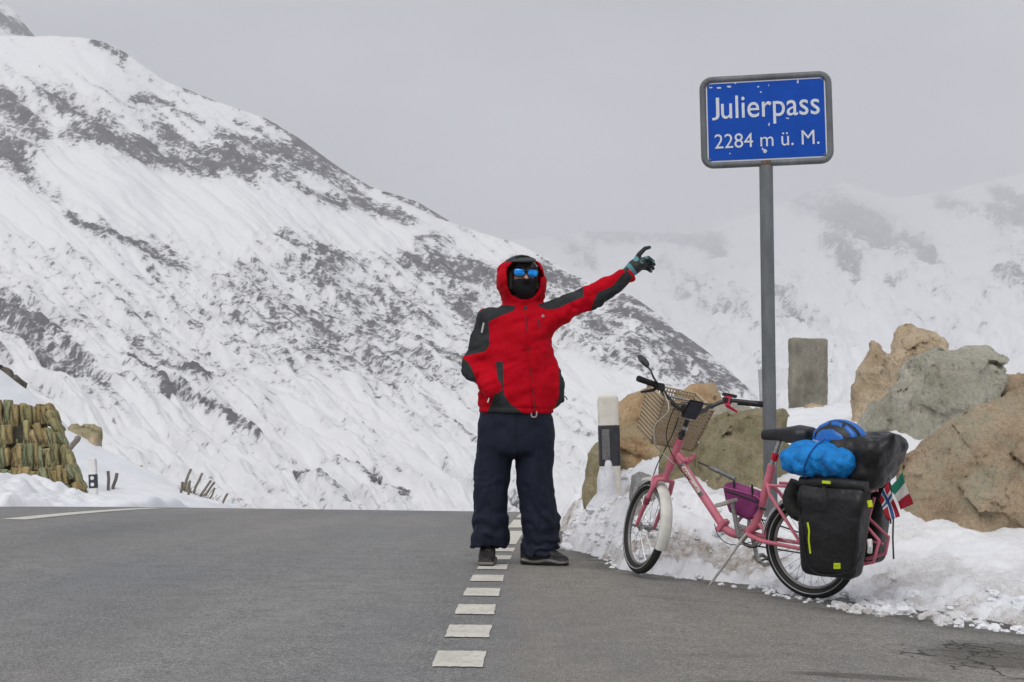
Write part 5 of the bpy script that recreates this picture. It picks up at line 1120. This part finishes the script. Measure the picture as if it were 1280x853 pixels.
for P in ([(-.09, .20, .62), (-.105, .235, .68), (-.13, .20, .76), (-.15, .12, .80)], [(-.17, .20, .76), (-.20, .225, .70), (-.245, .20, .65)]): MB().tube(spline(P, 4), .004, 6).build('seam', bag_mat('blue_seam', (.004, .07, .26), .5), bb_)
def tarp(X, Y, Z):
    d = smax(rbox(X, Y, Z, (-.285, -.06, .69), (.155, .19, .125), .07), .75*(-X-.28)+.2*np.abs(Y+.06)-.5*(Z-.7)-.135, .05); d = smin(d, cap(X, Y, Z, (-.40, .0, .775), (-.455, .04, .83), .055, .012), .05); d = smin(d, cap(X, Y, Z, (-.33, .05, .62), (-.33, .07, .575), .06, .03), .05)
    return d+.020*ridged(X*6+2*Z, Y*6, Z*5-3*X, 3, 821)+.008*fbm(X*11, Y*11, Z*11, 3, 822)
V, F = nets(tarp, (-.55, -.32, .50), (-.08, .24, .88), .0095); tb = mesh('dry_bag', V, F, bag_mat('black_nylon', (.013, .013, .014), .4, .35, 9, .6)); hang(tb, 'lumpy black waterproof bag with a pointed corner on top of the rack', 'bag')
p0 = bl(1117, 640, -.02); p1 = bl(1116, 672, -.02); p2 = bl(1117, 699, -.02); MB().tube([p0, p1, p2], .008, 6, ry=.003).build('strap', plain('black_webbing', (.008, .008, .008), .7), tb)
# helmet
hm_ = thing('helmet', 'blue and black vented bicycle helmet resting on the luggage', 'helmet', M=BM)
HC = (-.165, .0, .785)
def shell(X, Y, Z):
    d = ell(X, Y, Z, HC, (.140, .10, .100)); d = smax(d, -ell(X, Y, Z, (HC[0], HC[1], HC[2]-.01), (.114, .078, .080)), .01); d = smax(d, HC[2]-.005-.08*(X-HC[0])-Z, .01)
    return d
def grooves(X, Y): return np.min([np.abs(Y-HC[1]-o+.25*(X-HC[0])*np.sign(o)*.4) for o in (-.066, -.022, .022, .066)], 0)
def blue_ribs(X, Y, Z):
    d = smax(shell(X, Y, Z), .011-grooves(X, Y), .005)
    for vx in (-.075, 0., .075): d = smax(d, .008-np.abs(X-HC[0]-vx-.03*np.sign(Y+1e-6))-.8*np.maximum(0, np.abs(np.abs(Y)-.044)-.008), .004)
    return d
V, F = nets(lambda X, Y, Z: shell(X, Y, Z)+.006, (-.31, -.13, .75), (.02, .13, .91), .0065); mesh('liner', V, F, plain('helmet_black', (.012, .012, .014), .5), hm_)
V, F = nets(blue_ribs, (-.31, -.13, .75), (.02, .13, .91), .0055); mesh('shell', V, F, plain('helmet_blue', (.006, .13, .48), .28, 0, .1), hm_)
MB().tube(spline([(HC[0]+.13, .0, HC[2]+.0), (HC[0]+.11, .055, HC[2]-.005), (HC[0]+.05, .098, HC[2]-.004), (HC[0]-.06, .095, HC[2]-.01)], 4), .006, 6).build('edge_trim', plain('helmet_pale', (.45, .5, .55), .4), hm_)
# little bag in the frame
fb = thing('frame_bag', 'purple triangular bag hanging in the frame above the cranks', 'bag', M=BM)
OUT = [bl(a, b, .02)[::2] for a, b in ((903, 609), (907, 604), (915, 603), (946, 614), (951, 621), (949, 636), (943, 648), (935, 651), (911, 641), (907, 630))]
V, F = nets(lambda X, Y, Z: smax(poly_sd(X, Z, OUT)+.02*(np.abs(Y-.0)/.035)**3+.003*fbm(X*20, Y*20, Z*20, 3, 9), np.abs(Y)-.034, .01), (.22, -.06, .30), (.53, .06, .60), .006)
bd = mesh('bag', V, F, fabric('purple_nylon', (.20, .032, .13), .55, 60, .3), fb)
MB().tube([bl(906, 613, .035), bl(922, 618, .037), bl(946, 627, .035)], .005, 6).build('zip', BLACK, bd)
MB().tube(spline([bl(905, 609, .035), bl(946, 621, .036), bl(949, 635, .036), bl(942, 646, .036)], 4), .0025, 5).build('piping', plain('pink_piping', (.42, .10, .26), .5), bd)
for P in ((917, 597, 918, 610), (940, 606, 941, 620)):
    a, b = bl(P[0], P[1], .026), bl(P[2], P[3], .034); MB().tube([a, b], .009, 8, ry=.004).build('strap', BLACK, bd)
a, b = bl(945, 634, .03), bl(957, 637, .03); MB().tube([a, b], .006, 8).build('strap', BLACK, bd)
# pennants
def pennant(name, q, off, cells, mats, label, seed):
    """cloth grid over four photo points; cells picks the material of each patch"""
    n, m = 24, 18; P = [np.array(bl(a, b, off)) for a, b in q]; V = []; F = []; mi = []
    for i in range(n+1):
        for j in range(m+1):
            u, v = i/n, j/m; p = (P[0]*(1-u)+P[1]*u)*(1-v)+(P[3]*(1-u)+P[2]*u)*v; p[1] += .008*math.sin(u*5+v*4+seed); V.append(tuple(p))
    for i in range(n):
        for j in range(m):
            F.append((i*(m+1)+j, i*(m+1)+j+1, (i+1)*(m+1)+j+1, (i+1)*(m+1)+j)); mi.append(cells((i+.5)/n, (j+.5)/m))
    o = mesh(name, V, F, mats); o.data.polygons.foreach_set('material_index', mi); sm_ = o.modifiers.new('cloth', 'SOLIDIFY'); sm_.thickness = .0025; sm_.offset = 0
    o.matrix_world = BM; return tag(o, label, 'flag', 'little flags on the luggage')
FRED, FWHT, FBLU, FGRN = [fabric('flag_'+n_, c, .7, 120, .2) for n_, c in (('red', (.30, .010, .025)), ('white', (.58, .56, .53)), ('blue', (.02, .07, .24)), ('green', (.02, .17, .11)))]
def cross_cell(u, v):      # u along the fly (top to bottom here), v across
    if abs(u-.375) < .06 or abs(v-.5) < .09: return 2
    if abs(u-.375) < .12 or abs(v-.5) < .18: return 1
    return 0
pennant('flag', [(1110.5, 602), (1124, 646), (1110.5, 651), (1098, 625)], .06, lambda u, v: cross_cell(u, v), [FRED, FWHT, FBLU], 'little red flag with a blue and white cross hanging at the luggage', 0)
pennant('flag', [(1113, 610), (1126.5, 637), (1141, 630), (1128, 590)], .04, lambda u, v: min(2, int(u*3)), [FGRN, FWHT, FRED], 'little green, white and red striped flag hanging at the luggage', 2)
MB().tube([bl(1112, 603, .05), bl(1113.5, 655, .05)], .004, 6).build('flag_stick', plain('dark_trim', (.015, .015, .017), .5), None); fs_ = bpy.data.objects['flag_stick']; hang(fs_, 'thin dark stick between the two little flags', 'stick')
